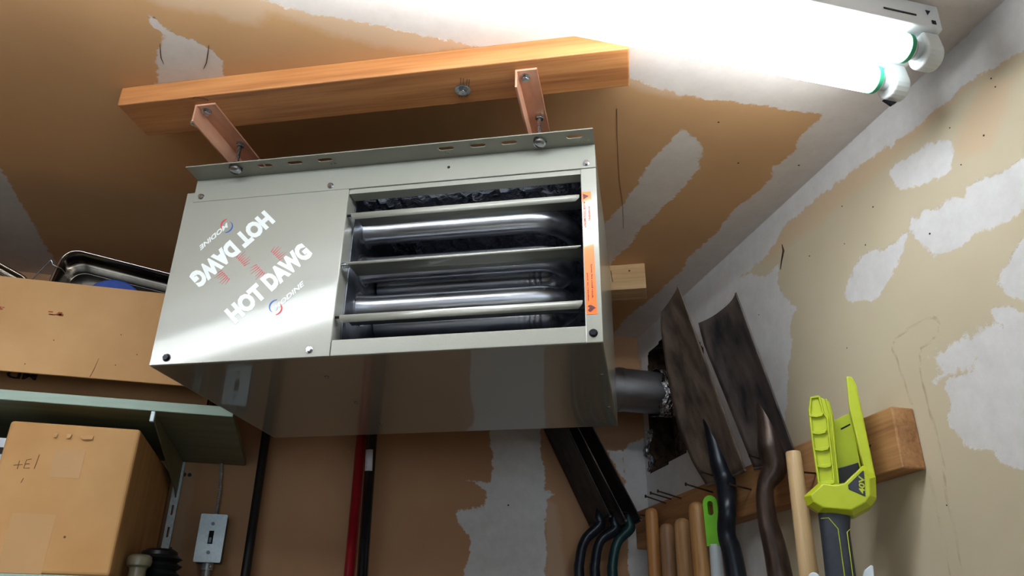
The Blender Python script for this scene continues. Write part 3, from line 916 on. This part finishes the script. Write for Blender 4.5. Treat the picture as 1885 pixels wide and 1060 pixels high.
# ------------------------------------------------------------------ shelving on the back wall
ZS = 2.002
sh = thing('shelf_board', 'green painted shelf board with the long carton on top', 'shelf', (-0.5, 1.65, 1.984), 0, 'green shelf boards')
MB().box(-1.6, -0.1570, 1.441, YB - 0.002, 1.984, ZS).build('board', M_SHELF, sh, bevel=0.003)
MB().box(-1.6, -0.1570, 1.4385, 1.4412, 1.9842, ZS - 0.0002).build('lit_edge_strip', M_SHELFE, sh, bevel=0.001)  # strip added to carry the lit tone of the board's front
MB().box(-0.5900, -0.5880, 1.4380, 1.4390, 1.986, ZS - 0.001).build('board_seam', M_INKBLACK, sh)
sh2 = thing('shelf_board', 'lower green shelf board under the tall carton', 'shelf', (-0.5, 1.65, 1.690), 0, 'green shelf boards')
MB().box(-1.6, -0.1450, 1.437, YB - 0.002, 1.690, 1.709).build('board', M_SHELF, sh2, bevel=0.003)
MB().box(-1.6, -0.1450, 1.4345, 1.4372, 1.6902, 1.7088).build('lit_edge_strip', M_SHELFE, sh2, bevel=0.001)
br = thing('shelf_bracket', 'olive sheet metal bracket holding up the end of the green shelf', 'bracket', (-0.29, 1.84, 1.90))
MB().prism([(1.445, 1.983), (1.846, 1.983), (1.846, 1.902), (1.815, 1.915), (1.445, 1.974)], lambda u, v, w_: (-0.290 + w_, u, v), -0.0014, 0.0014).build('blade', M_SHELFB, br, bevel=0.0005)
MB().box(-0.2935, -0.2865, 1.438, 1.447, 1.965, 1.9835).build('front_hook', M_GALV, br, bevel=0.001)
# slotted standard
sl = [slot_pts(0.0, z, 0.022, 0.0022) for z in (1.46, 1.53, 1.60, 1.67, 1.74, 1.832, 1.878, 1.93)]
sl = [[(0.0 + (b - z) * 0 + (b - z), z + (a)) for a, b in slot_pts(0.0, z, 0.022, 0.0022)] for z in (1.46, 1.53, 1.60, 1.67, 1.74, 1.786, 1.832, 1.878, 1.93)]
vs, fs = curve_mesh([[(-0.0078, 1.40), (0.0078, 1.40), (0.0078, 1.982), (-0.0078, 1.982)]] + sl, 0.0015)
std = thing('shelf_standard', 'slotted steel shelf upright screwed to the back wall beside the switch', 'bracket', (-0.294, 1.85, 1.40))
sm = MB().add([(-0.2915 + v.x, 1.842 - v.z, v.y) for v in vs], fs)
sm.box(-0.2993, -0.2980, 1.842, YB - 0.001, 1.40, 1.982).box(-0.2850, -0.2837, 1.842, YB - 0.001, 1.40, 1.982)
sm.build('slotted_rail', M_GALV, std)

# long open carton on the shelf
c1 = thing('storage_carton', 'long open cardboard carton of metal pans on the upper shelf', 'carton', (-0.5, 1.62, ZS))
X0, X1, Y0, Y1 = -1.02, -0.2120, 1.5200, 1.84
bx = MB()
bx.box(X0, X1, Y0, Y0 + 0.005, ZS + 0.001, 2.10).box(X0, X1, Y1 - 0.005, Y1, ZS + 0.001, 2.18).box(X0, X0 + 0.005, Y0, Y1, ZS + 0.001, 2.18)
bx.box(X1 - 0.005, X1, Y0, Y1, ZS + 0.001, 2.18).box(X0, X1, Y0, Y1, ZS + 0.001, ZS + 0.006)
bx.build('tray', M_CARDIN, c1, bevel=0.001)
fr = MB()
a_, b_ = (X0, 1.4400), (X1 + 0.012, 1.4400)
fr.box(X0, X1 + 0.014, 1.4400, 1.4450, 2.0345, 2.2105)
fr.build('front_flap', M_CARD, c1, bevel=0.0012)
MB().box(X1 + 0.0085, X1 + 0.0135, 1.4452, 1.842, 2.0345, 2.2050).build('end_flap', M_CARD, c1, bevel=0.0012)
for x, wd, hh in ((-0.577, 0.010, 0.006), (-0.487, 0.018, 0.008)):
    m = MB()
    rq = random.Random(int(abs(x) * 1000))
    for k in range(9):
        ux, uz = x + rq.uniform(-wd, wd) * 0.6, 2.148 + rq.uniform(-hh, hh) * 0.5
        m.box(ux - wd * 0.2, ux + wd * 0.2, 1.4397, 1.4400, uz - hh * 0.15, uz + hh * 0.15)
    m.build('printed_mark', M_INKRED, c1)
MB().sweep([(-0.4055, 1.4398, 2.036), (-0.4020, 1.4398, 2.050), (-0.3985, 1.4398, 2.072)], [0.0005, 0.0006, 0.0003], 5).build('crease', M_PENCIL, c1)
for x, z in ((-0.372, 2.12), (-0.338, 2.085), (-0.369, 2.062), (-0.512, 2.05), (-0.478, 2.098)):
    MB().cyl((x, 1.4397, z), (x, 1.4402, z), 0.0011, 8).build('speck', M_PENCIL, c1)
m = MB()
lettering(m, 'MD', 0.050, 0.016, lambda u, v, w_: (-0.515 - u, Y0 - 0.0002 - w_, 2.062 - v), bold=0.03)
m.build('printed_letters', M_INKBLACK, c1)


def rrect(u0, u1, v0, v1, r, n=8):
    out = []
    for cx_, cy_, a0 in ((u1 - r, v1 - r, 0), (u0 + r, v1 - r, 90), (u0 + r, v0 + r, 180), (u1 - r, v0 + r, 270)):
        for k in range(n + 1):
            a = math.radians(a0 + 90 * k / n)
            out.append((cx_ + r * math.cos(a), cy_ + r * math.sin(a)))
    return out


def pan(name, label, origin, yaw, tilt, L, Hh, depth):
    """steel pan standing on its side in the carton, opening towards the room"""
    t = thing(name, label, 'pan', origin, yaw, 'steel pans in the carton')
    M = Matrix.Translation(Vector(origin)) @ Matrix.Rotation(yaw, 4, 'Z') @ Matrix.Rotation(tilt, 4, 'Y')
    pts = rrect(0, L, 0, Hh, 0.030)
    n = len(pts)
    fn = lambda u, v, y: M @ Vector((u, y, v))
    wall = MB()
    k = len(pts)
    ring0 = [fn(u, v, 0) for u, v in pts]
    cu_, cv_ = L / 2, Hh / 2
    ring1 = [fn(cu_ + (u - cu_) * 0.985, cv_ + (v - cv_) * 0.975, depth) for u, v in pts]
    wall.add(ring0 + ring1, [(i, (i + 1) % k, k + (i + 1) % k, k + i) for i in range(k)])
    wall.build('wall', M_STEEL, t, solid=0.0012, smooth=50)
    MB().add(ring1, [tuple(range(k))]).build('base', M_STEEL, t, solid=0.0012)
    rim = ring0 + [ring0[0]]
    MB().sweep(rim, 0.0032, 8, caps=False).build('rolled_rim', M_STEEL, t, smooth=60)
    rim = ring1 + [ring1[0]]
    MB().sweep(rim, 0.0022, 8, caps=False).build('bead', M_STEEL, t, smooth=60)
    return t


pan('steel_pan', 'shiny steel pan standing on edge in the carton next to the heater', (-0.566, 1.532, 2.066), math.radians(5.0), math.radians(7.0), 0.30, 0.262, 0.10)
pan('steel_pan', 'shiny steel pan at the far left end of the long carton', (-0.952, 1.532, 2.200), 0.0, math.radians(25.0), 0.33, 0.20, 0.06)
bl = thing('round_lid', 'round blue plastic lid in front of the steel pan', 'lid', (-0.435, 1.54, 2.10))
pts = [(-0.430 + 0.066 * math.cos(a), 2.170 + 0.083 * math.sin(a)) for a in np.linspace(0, 2 * math.pi, 40, endpoint=False)]
MB().prism(pts, lambda u, v, w_: (u, 1.5400 + w_ + 0.02 * (v - 2.17), v + 0.018), -0.004, 0.004).build('disc', M_BLUE, bl, bevel=0.003)
MB().sweep([(-0.4725 + 0.018 * math.cos(a), 1.5365, 2.219 + 0.024 * math.sin(a)) for a in np.linspace(0, 2 * math.pi, 25)], 0.0015, 6).build('lid_ring', M_BLUE, bl, smooth=60)
wr = thing('wire_handle', 'thin bent steel wire handle leaning by the pan corner', 'wire', (-0.56, 1.522, 2.20))
MB().sweep([(-0.596, 1.522, 2.19), (-0.584, 1.522, 2.22), (-0.550, 1.522, 2.290), (-0.543, 1.522, 2.280), (-0.527, 1.522, 2.274), (-0.517, 1.522, 2.264)], 0.0012, 6).build('wire', M_ZINC, wr, smooth=60)

# tall carton under the shelf
c2 = thing('tall_carton', 'tall taped cardboard carton between the two green shelves', 'carton', (-0.41, 1.65, 1.709))
xa, xb_, ya_, yb_ = -0.5120, -0.3060, 1.4500, 1.835
MB().box(xa, xb_, ya_, yb_, 1.7095, 1.953).build('box', M_CARD2, c2, bevel=0.006, seg=3)
for x, wd in ((-0.437, 0.006), (-0.416, 0.007), (-0.388, 0.020)):
    MB().prism([(x - wd / 2, 1.936), (x + wd / 2, 1.9355), (x + wd / 2 - 0.001, 1.9285), (x - wd / 4, 1.9275), (x - wd / 2, 1.931)],
               lambda u, v, w_: (u, ya_ - 0.0005 - w_ - (1.936 - v) * 0.35, v), 0, 0.001).build('torn_tab', M_CARD, c2)
MB().box(-0.432, -0.385, ya_ - 0.0004, ya_, 1.862, 1.910).build('tape_patch', M_TAPE, c2)
MB().box(-0.470, -0.405, ya_ - 0.0004, ya_, 1.7105, 1.802).build('tape_patch', M_TAPE, c2)
for seg_ in ([(-0.481, 1.886), (-0.481, 1.872)], [(-0.488, 1.878), (-0.475, 1.880)], [(-0.464, 1.890), (-0.471, 1.888), (-0.472, 1.874), (-0.463, 1.875)], [(-0.472, 1.881), (-0.465, 1.882)],
             [(-0.454, 1.898), (-0.456, 1.874)], [(-0.468, 1.858), (-0.470, 1.850)]):
    MB().sweep([(x, ya_ - 0.0003, z) for x, z in seg_], 0.0005, 5).build('pen_stroke', M_PENCIL, c2)
MB().cyl((-0.3845, ya_ - 0.0004, 1.768), (-0.3845, ya_, 1.768), 0.0020, 8).build('speck', M_PENCIL, c2)

wb = thing('printed_box', 'white printed box at the left edge behind the tall carton', 'box', (-0.62, 1.65, 1.709))
MB().box(-0.690, -0.530, 1.52, 1.80, 1.7095, 1.938).build('box', M_WHITE, wb, bevel=0.002)
for z in (1.915, 1.87, 1.83):
    MB().box(-0.640, -0.534, 1.5195, 1.52, z - 0.006, z + 0.006).build('printed_band', M_INKBLACK, wb)

# ribbed boot and cloudy stopper on the lower shelf
bt = thing('ribbed_boot', 'black ribbed rubber boot on the lower shelf by the slotted upright', 'rubber boot', (-0.2600, 1.600, 1.709))
prof = [(0.0, 1.7095), (0.040, 1.7095), (0.044, 1.716), (0.036, 1.722), (0.045, 1.733), (0.036, 1.742), (0.047, 1.752), (0.035, 1.760), (0.046, 1.768), (0.036, 1.776), (0.034, 1.784), (0.026, 1.790), (0.0, 1.791)]
MB().sweep([(-0.2600, 1.600, 1.7095 + (z - 1.7095) * 0.76) for r, z in prof], [max(r * 0.9, 0.0005) for r, z in prof], 28).build('body', M_BLACKPL, bt, smooth=25)
ck = thing('plastic_stopper', 'cloudy knobbed plastic stopper beside the black ribbed boot', 'stopper', (-0.2790, 1.530, 1.709))
prof = [(0.018, 1.7095), (0.017, 1.735), (0.018, 1.742), (0.024, 1.747), (0.0255, 1.758), (0.024, 1.768), (0.018, 1.773), (0.0005, 1.774)]
MB().sweep([(-0.2790, 1.530, 1.7095 + (z - 1.7095) * 0.68) for r, z in prof], [r * 0.82 for r, z in prof], 20).build('body', M_CLEAR, ck, smooth=30)

# switch box
sw = thing('switch_box', 'steel surface switch box with bright cover plate on the back wall', 'switch', (-0.2, 1.83, 1.77))
MB().box(-0.2255, -0.1735, 1.805, YB - 0.001, 1.7715, 1.867).build('box', M_BOXST, sw, bevel=0.002)
vs, fs = curve_mesh([rrect(-0.2265, -0.1725, 1.7705, 1.868, 0.003, 3), [(-0.2045, 1.807), (-0.1945, 1.807), (-0.1945, 1.834), (-0.2045, 1.834)]], 0.0016)
plate = MB().add([(v.x, 1.8035 - v.z, v.y) for v in vs], fs).build('cover_plate', M_GALV, sw)
MB().box(-0.2025, -0.1965, 1.797, 1.8045, 1.808, 1.820).build('toggle', M_BOXST, sw, bevel=0.001)
MB().box(-0.2042, -0.1948, 1.8046, 1.8049, 1.8072, 1.8338).build('toggle_slot', M_HOLE, sw)
for z in (1.848, 1.790):
    m_ = MB().cyl((-0.1995, 1.8026, z), (-0.1995, 1.8005, z), 0.0036, 14).build('plate_screw', M_BOXST, sw, smooth=40)
MB().cyl((-0.2, 1.832, 1.772), (-0.2, 1.832, 1.757), 0.0125, 18).build('connector', M_CONDUIT, sw, smooth=40)
MB().cyl((-0.2, 1.832, 1.757), (-0.2, 1.832, 1.40), 0.0090, 18).build('conduit', M_CONDUIT, sw, smooth=40)
hexbolt('connector_screw', (-0.193, 1.821, 1.764), (0.3, -1, 0), 0.003, 0.004, M_ZINC, sw)
MB().cyl((-0.201, 1.838, 1.867), (-0.201, 1.838, 1.873), 0.0075, 14).build('bushing', M_CONDUIT, sw, smooth=40)
cb = MB()
cpts = [Vector((-0.201, 1.838, 1.872)).lerp(Vector((-0.2085, 1.842, 1.983)), t) + Vector((0.003 * math.sin(t * 3), 0, 0)) for t in np.linspace(0, 1, 52)]
cb.sweep(cpts, [0.0037 if k % 2 else 0.0025 for k in range(52)], 10)
cb.build('armoured_cable', M_CONDUIT, sw, smooth=30)

# poles on the back wall
def pole(name, label, x0, x1, y, r, mat, top, cat='pole'):
    t = thing(name, label, cat, (x0, y, 0))
    MB().sweep([(x0, y, 0.0), (x0 + (x1 - x0) * 0.5, y, top * 0.5), (x1, y, top - 0.004), (x1, y, top)], [r, r, r, r * 0.6], 24).build('shaft', mat, t, smooth=50)
    return t


pole('long_pole', 'matt black pole standing between the switch box and the heater shadow', -0.1165, -0.120, 1.815, 0.0098, M_MATTEPOLE, 2.14)
p2 = pole('long_pole', 'glossy red pole beside the black pole with the paper label', 0.1060, 0.0920, 1.800, 0.0118, M_REDPOLE, 2.16)
p3 = pole('long_pole', 'glossy black pole with a white paper label beside the red pole', 0.1560, 0.1125, 1.775, 0.0118, M_BLACKPOLE, 2.18)
lb = MB()
lb.grid(lambda u, v: (0.1165 - 0.0022 * v + 0.0121 * math.sin(-1.15 + 1.6 * u), 1.775 - 0.0121 * math.cos(-1.15 + 1.6 * u), 1.972 + 0.048 * v), 10, 1)
lb.build('paper_label', M_LABEL, p3, solid=0.0003, smooth=40)
lp = MB()
for k in range(9):
    lp.box(0.1070, 0.1070 + random.uniform(0.002, 0.005), 1.7655, 1.7660, 1.978 + k * 0.004, 1.9795 + k * 0.004)
lp.build('label_print', M_INKBLACK, p3)

# ------------------------------------------------------------------ tool rack on the right wall
rack = thing('tool_rack', 'rough timber board with nails fixed to the right wall behind the tools', 'tool rack', (XR, 1.4, 1.841))
MB().box(0.785, XR - 0.0005, 0.904, YB - 0.002, 1.841, 1.929).build('board', M_RACK, rack, bevel=0.0025)
MB().add([(0.7846, 0.985 + 0.022 * math.cos(a) * (1.2 if k % 3 else 0.8), 1.886 + 0.008 * math.sin(a) * (1.3 if k % 2 else 0.8)) for k, a in enumerate(np.linspace(0, 2 * math.pi, 14, endpoint=False))],
         [tuple(range(14))]).build('burn_mark', M_INKBLACK, rack)
for y, z, L, dz in ((1.669, 1.921, 0.05, 0.012), (1.640, 1.925, 0.05, 0.010), (1.590, 1.918, 0.055, 0.012), (1.445, 1.905, 0.06, 0.012), (1.375, 1.915, 0.06, 0.012),
                    (1.300, 1.884, 0.045, 0.006), (1.194, 1.906, 0.06, 0.012), (1.10, 1.873, 0.05, 0.0), (1.760, 1.905, 0.12, 0.012)):
    m = MB().cyl((0.7855, y, z), (0.785 - L, y - 0.004, z + dz), 0.0017, 8)
    m.cyl((0.785 - L, y - 0.004, z + dz), (0.785 - L - 0.0015, y - 0.004, z + dz), 0.0038, 10)
    m.build('nail', M_NAIL, rack, smooth=40)


def spade(label, yn, yf, zb, zt2, xb0, xt, dish, blade_mat, shank_mat, shank, rads, far=None, drop=0.0, sock=0.45, socks=(0.003, 0.012, 0.020, 0.020), depth=0.008):
    """blade up; yn/yf near and far edge, xb0/xt distance of bottom and top edge, shank path below"""
    t = thing('spade', label, 'spade', (xb0, (yn + yf) / 2, zb), 0, 'spades hung blade up on the tool rack')

    def f(u, v):
        s = 2 * u - 1
        yl = yf if far is None else float(np.interp(v, [p[0] for p in far], [p[1] for p in far]))
        z = zb + (zt2 - drop * u ** 2 - zb) * v
        x = xb0 + (xt - xb0) * v + dish * (1 - abs(s) ** 2.6)
        return (x, yn + (yl - yn) * u, z)
    MB().grid(f, 16, 20).build('blade', blade_mat, t, solid=0.0026, smooth=60)
    # rolled shoulders along the bottom edge
    for ua, ub in ((0, 0.36), (0.64, 1)):
        MB().sweep([f(u, 0) for u in np.linspace(ua, ub, 6)], 0.0028, 8).build('shoulder', blade_mat, t, smooth=60)
    # socket rising on the room side, then the shank
    off = lambda v, d: Vector(f(0.5, v)) + Vector((-d, 0, 0))
    path = [off(sock, -0.012), off(sock * 0.6, -0.006), off(sock * 0.2, depth * 0.6), off(0.0, depth) + Vector((0, 0, -0.010))] + [Vector(p) for p in shank]
    sm_p, sm_r = [], []
    rr0 = list(socks) + list(rads)
    for i in range(len(path) - 1):
        p0, p1, p2_, p3_ = path[max(i - 1, 0)], path[i], path[i + 1], path[min(i + 2, len(path) - 1)]
        for k in range(6):
            u = k / 6
            sm_p.append(0.5 * ((2 * p1) + (p2_ - p0) * u + (2 * p0 - 5 * p1 + 4 * p2_ - p3_) * u * u + (3 * p1 - p0 - 3 * p2_ + p3_) * u ** 3))
            sm_r.append(rr0[i] + (rr0[i + 1] - rr0[i]) * u)
    sm_p.append(path[-1]); sm_r.append(rr0[-1])
    MB().sweep(sm_p, sm_r, 22).build('shank', shank_mat, t, smooth=60)
    return t


spade('rust streaked spade with a rounded far corner, hanging left of the straight edged spade', 1.266, 1.44, 1.912, 2.272, 0.757, 0.656, 0.008, M_RUST, M_NAVY,
      [(0.741, 1.316, 1.850), (0.742, 1.330, 1.805), (0.750, 1.326, 1.735), (0.760, 1.322, 1.40), (0.762, 1.320, 1.0)], [0.0165, 0.0165, 0.0185, 0.019, 0.018],
      far=[(0, 1.416), (0.14, 1.437), (0.37, 1.446), (0.6, 1.422), (0.78, 1.398), (0.93, 1.372), (1.0, 1.350)], drop=0.022, sock=0.40, socks=(0.009, 0.013, 0.0185, 0.0195))
spade('dark straight edged spade hanging blade up beside the pale wooden pole', 1.097, 1.242, 1.904, 2.182, 0.750, 0.679, 0.013, M_DARKST, M_BROWNST,
      [(0.734, 1.170, 1.862), (0.731, 1.172, 1.81), (0.737, 1.166, 1.72), (0.745, 1.164, 1.40), (0.75, 1.163, 1.0)], [0.0140, 0.0155, 0.0195, 0.019, 0.018],
      far=[(0, 1.224), (0.4, 1.234), (0.85, 1.246), (1.0, 1.240)], sock=0.42, socks=(0.009, 0.017, 0.0235, 0.0215), depth=0.012)
for (xb0, xt, lab, sm_, bmt, xh, dz) in ((0.735, 0.612, 'black spade with a teal shank in the corner, nearest the wall', M_TEAL, M_BLKST, 0.688, 0.0),
                                         (0.698, 0.575, 'middle black spade of the three nested in the corner', M_NAVY, M_DARKST, 0.645, -0.004),
                                         (0.660, 0.545, 'outermost black spade of the three nested in the corner', M_NAVY, M_BLKST, 0.607, 0.004)):
    spade(lab, 1.700, 1.842, 1.887 + dz, 2.120 + dz, xb0, xt, 0.008, bmt, sm_,
          [(xh + 0.016, 1.772, 1.846), (xh + 0.002, 1.773, 1.80), (xh, 1.772, 1.74), (xh + 0.01, 1.770, 1.40), (xh + 0.02, 1.770, 1.0)], [0.0115, 0.0115, 0.0125, 0.0135, 0.0135], sock=0.2, socks=(0.006, 0.009, 0.012, 0.013))


# loose handles standing against the rack
def handle(label, pts, r, mat, tipr=0.55):
    t = thing('garden_tool', label, 'garden tool', (pts[-1][0], pts[-1][1], 0.0), 0, 'wooden handled tools below the rack')
    a, b = Vector(pts[0]), Vector(pts[1])
    d = (b - a) / (a.z - b.z)
    path = [a, a + d * 0.004, a + d * 0.010, a + d * 0.022, a + d * 0.05, a + d * (a.z - 0.002)]
    MB().sweep(path, [r * 0.35, r * 0.75, r * 0.93, r, r, r], 24).build('shaft', mat, t, smooth=60)
    return t


handle('glossy honey wood tool handle nearest the corner spades', [(0.757, 1.690, 1.912), (0.757, 1.694, 1.40)], 0.0150, M_HANDLE['honey'])
handle('greyed short wooden tool handle between the honey handle and the tan handle', [(0.760, 1.620, 1.868), (0.757, 1.628, 1.40)], 0.0162, M_HANDLE['grey'])
handle('tan rounded wooden tool handle, third from the corner spades', [(0.756, 1.535, 1.866), (0.755, 1.545, 1.40)], 0.0175, M_HANDLE['tan'])
handle('grained oak tool handle next to the green tipped handle', [(0.752, 1.457, 1.886), (0.733, 1.425, 1.40)], 0.0170, M_HANDLE['oak'])
pl_ = thing('wooden_pole', 'pale flat topped wooden pole between the straight spade and the lime tool', 'pole', (0.72, 1.07, 0))
MB().sweep([(0.720, 1.058, 1.894), (0.720, 1.058, 1.892), (0.722, 1.066, 1.71), (0.732, 1.08, 0.002)], [0.0105, 0.0115, 0.0140, 0.0145], 24).build('shaft', M_HANDLE['pale'], pl_, smooth=40)

bh = thing('broom_handle', 'white broom handle with a bright green hang hole tip', 'handle', (0.752, 1.39, 0))
gx, gy = 0.755, 1.402
gr = MB()
vs, fs = curve_mesh([[(-0.0135, 1.794), (0.0135, 1.794), (0.0140, 1.870)] + [(0.0135 * math.cos(a), 1.875 + 0.0135 * math.sin(a)) for a in np.linspace(0.1, math.pi - 0.1, 9)] + [(-0.0140, 1.870)],
                     slot_pts(0, 0, 0.03, 0.0055) and [(x, y) for x, y in [(0.0055 * math.cos(a), (1.872 if math.sin(a) > 0 else 1.856) + 0.0055 * math.sin(a)) for a in np.linspace(0, 2 * math.pi, 16, endpoint=False)]]], 0.018)
dirv = Vector((0.75, -0.66, 0))
nrm = Vector((-0.66, -0.75, 0))
gr.add([Vector((gx, gy, 0)) + dirv * v.x + nrm * v.z + Vector((0, 0, v.y)) for v in vs], fs)
gr.build('hang_tip', M_GREENPL, bh, bevel=0.002)
MB().sweep([(gx, gy, 1.798), (gx + 0.001, gy + 0.004, 1.73), (gx + 0.012, gy + 0.014, 0.002)], [0.0112, 0.0125, 0.0130], 24).build('shaft', M_WHITEPL, bh, smooth=50)

# ------------------------------------------------------------------ lime cordless tool head
TP, TA, TN = Vector((0.72, 0.96, 1.80)), Vector((0.8, -0.6, 0)), Vector((-0.6, -0.8, 0))
T = lambda u, v, w_: TP + TA * u + Vector((0, 0, v)) + TN * w_
tr = thing('cordless_tool', 'lime green cordless garden tool head marked 40V hung beside the rack end', 'power tool', T(0, -0.1, 0))


def mir(pts, fn, w0, w1, name, mat, bevel=0.0018, parent=tr):
    return MB().prism(pts, fn, w0, w1).build(name, mat, parent, bevel=bevel)


left = mir([(-0.0235, 0.134), (-0.0190, 0.1530), (-0.0070, 0.1537), (0.0060, 0.1445), (0.0076, 0.1233), (0.0000, 0.0230), (-0.0270, 0.0230), (-0.0256, 0.0857)], T, -0.026, 0.006, 'battery_rail', M_LIME)
# raised frame and cross ribs on the rail face
edge = [(-0.0256, 0.0857), (-0.0235, 0.134), (-0.0190, 0.1530), (-0.0070, 0.1537)]
MB().sweep([T(u, v, 0.008) for u, v in [(-0.0262, 0.024), (-0.0256, 0.0857), (-0.0232, 0.134), (-0.0186, 0.1520), (-0.0072, 0.1527)]], 0.0018, 6).build('rail_edge', M_LIME, left, smooth=40)
MB().sweep([T(u, v, 0.008) for u, v in [(-0.0072, 0.1527), (-0.0050, 0.127), (-0.0010, 0.1200), (-0.0060, 0.025)]], 0.0016, 6).build('rail_edge', M_LIME, left, smooth=40)
MB().sweep([T(u, v, 0.008) for u, v in [(0.0015, 0.1480), (0.0050, 0.1200), (-0.0010, 0.025)]], 0.0014, 6).build('rail_edge', M_LIME, left, smooth=40)
for v in (0.1262, 0.1008, 0.0765, 0.0520, 0.0285):
    MB().prism([(-0.0255, v), (-0.0045, v + 0.001), (-0.0070, v - 0.0035), (-0.0150, v - 0.0050), (-0.0240, v - 0.0030)], T, 0.004, 0.0105).build('rail_rib', M_LIME, left, bevel=0.0005)
bp = mir([(0.0060, 0.1225), (0.0330, 0.1330), (0.0330, 0.0500), (0.0000, 0.0440)], T, -0.030, -0.022, 'back_plate', M_LIME, 0.001)
MB().add([T(u, v, -0.0216) for u, v in ((0.0150, 0.1075), (0.0290, 0.1135), (0.0290, 0.1160), (0.0150, 0.1100))], [(0, 1, 2, 3)]).build('plate_slot', M_HOLE, bp)
MB().box(0, 0, 0, 0, 0, 0)
mir([(0.0000, 0.0490), (0.0300, 0.0560), (0.0300, 0.0200), (-0.0010, 0.0200)], T, -0.022, -0.008, 'terminal_block', M_BLACKPL, 0.001)
mir([(0.0342, 0.1790), (0.0420, 0.1775), (0.0462, 0.1635), (0.0484, 0.0300), (0.0442, 0.0021), (0.0350, 0.0100), (0.0352, 0.0471), (0.0305, 0.1297)], T, -0.030, 0.010, 'battery_rail', M_LIME, 0.0022)
body = MB()
base_o = [(-0.0494, 0.0090), (-0.0263, 0.0267), (-0.0087, 0.0228), (0.0070, 0.0245), (0.0350, 0.0471), (0.0403, 0.0412), (0.0484, 0.0298), (0.0444, 0.0021), (0.0355, -0.0085), (0.0111, -0.0200), (-0.0324, -0.0136), (-0.0465, -0.0034)]
bcx, bcz = 0.004, 0.008
lay = [(-0.034, 0.94), (-0.010, 1.0), (0.012, 1.0), (0.024, 0.80)]
rings_ = [[T(bcx + (u - bcx) * s, bcz + (v - bcz) * s, w_) for u, v in base_o] for w_, s in lay]
nb_o = len(base_o)
body.add([p for r in rings_ for p in r], [tuple(reversed(range(nb_o))), tuple(3 * nb_o + k for k in range(nb_o))] + [(i * nb_o + k, i * nb_o + (k + 1) % nb_o, (i + 1) * nb_o + (k + 1) % nb_o, (i + 1) * nb_o + k) for i in range(3) for k in range(nb_o)])
tbody = body.build('tool_body', M_LIME, tr, bevel=0.0015)
badge = MB().prism([(0.0110, 0.0188), (0.0330, 0.0370), (0.0345, 0.0365), (0.0305, 0.0020), (0.0110, 0.0130)], T, 0.0215, 0.0250).build('badge', M_CHAR, tbody, bevel=0.0005)
m = MB()
lettering(m, '40V', 0.0250, 0.0075, lambda u, v, w_: T(0.0306 - v + u * 0.13, 0.0058 + u, 0.0252 + w_), bold=0.03, shear=0.2)
m.build('badge_print', M_LIME, badge)
grip = MB()
gp = []
for v, u0, u1, d in ((-0.008, -0.034, 0.006, 0.016), (-0.020, -0.0345, 0.0075, 0.018), (-0.040, -0.0350, 0.0035, 0.018), (-0.070, -0.0362, 0.0024, 0.018), (-0.100, -0.0376, 0.0018, 0.018), (-0.30, -0.041, -0.002, 0.018), (-0.45, -0.044, -0.006, 0.016)):
    ce, hw = (u0 + u1) / 2, (u1 - u0) / 2
    gp.append([T(ce + hw * math.copysign(abs(math.cos(a)) ** 0.75, math.cos(a)), v - 0.006 * math.sin(a) * 0, d * math.copysign(abs(math.sin(a)) ** 0.75, math.sin(a)) - 0.004) for a in np.linspace(0, 2 * math.pi, 24, endpoint=False)])
nq = 24
grip.add([p for r in gp for p in r], [tuple(reversed(range(nq))), tuple((len(gp) - 1) * nq + k for k in range(nq))] + [(i * nq + k, i * nq + (k + 1) % nq, (i + 1) * nq + (k + 1) % nq, (i + 1) * nq + k) for i in range(len(gp) - 1) for k in range(nq)])
grip_o = grip.build('grip', M_CHAR, tr, smooth=60)
MB().cyl(T(-0.025, -0.44, -0.004), T(-0.025, -1.799, -0.004), 0.0125, 20).build('shaft', M_BLACKPOLE, tr, smooth=40)
MB().sweep([T(u, v, w_) for u, v, w_ in ((-0.0310, -0.0216, 0.0095), (-0.0208, -0.0220, 0.0140), (-0.0110, -0.037, 0.0142), (-0.0125, -0.097, 0.0142), (-0.0150, -0.20, 0.0142))], 0.0007, 6).build('grip_stripe', M_LIME, grip_o, smooth=60)
MB().sweep([T(u, v, w_) for u, v, w_ in ((0.0040, -0.0370, 0.004), (-0.0002, -0.0414, 0.0105), (-0.0022, -0.097, 0.0105), (-0.0060, -0.20, 0.0105))], 0.0006, 6).build('grip_stripe', M_LIME, grip_o, smooth=60)

# two pale plastic clips peeping up at the bottom of the picture
cl1 = thing('plastic_clip', 'pale rounded plastic clip left of the charcoal grip', 'clip', T(-0.048, -0.16, -0.01))
MB().prism([(-0.060, -0.16), (-0.044, -0.16), (-0.044, -0.098)] + [(-0.052 + 0.008 * math.cos(a), -0.098 + 0.008 * math.sin(a)) for a in np.linspace(0.2, math.pi - 0.2, 7)] + [(-0.060, -0.098)], T, -0.014, -0.006).build('clip', M_WHITEPL, cl1, bevel=0.0015)
c_ = T(-0.053, -0.135, -0.010)
MB().cyl(c_, (XR - 0.0002, c_.y, c_.z), 0.004, 12).build('peg', M_WHITEPL, cl1, smooth=40)
cl2 = thing('plastic_clip', 'pale pointed plastic clip right of the charcoal grip', 'clip', T(0.018, -0.16, -0.01))
MB().prism([(0.004, -0.16), (0.018, -0.16), (0.0255, -0.0840), (0.0225, -0.0825), (0.0130, -0.0890), (0.0080, -0.1000)], T, -0.020, -0.010).build('clip', M_WHITEPL, cl2, bevel=0.0015)
c_ = T(0.013, -0.135, -0.015)
MB().cyl(c_, (XR - 0.0002, c_.y, c_.z), 0.004, 12).build('peg', M_WHITEPL, cl2, smooth=40)
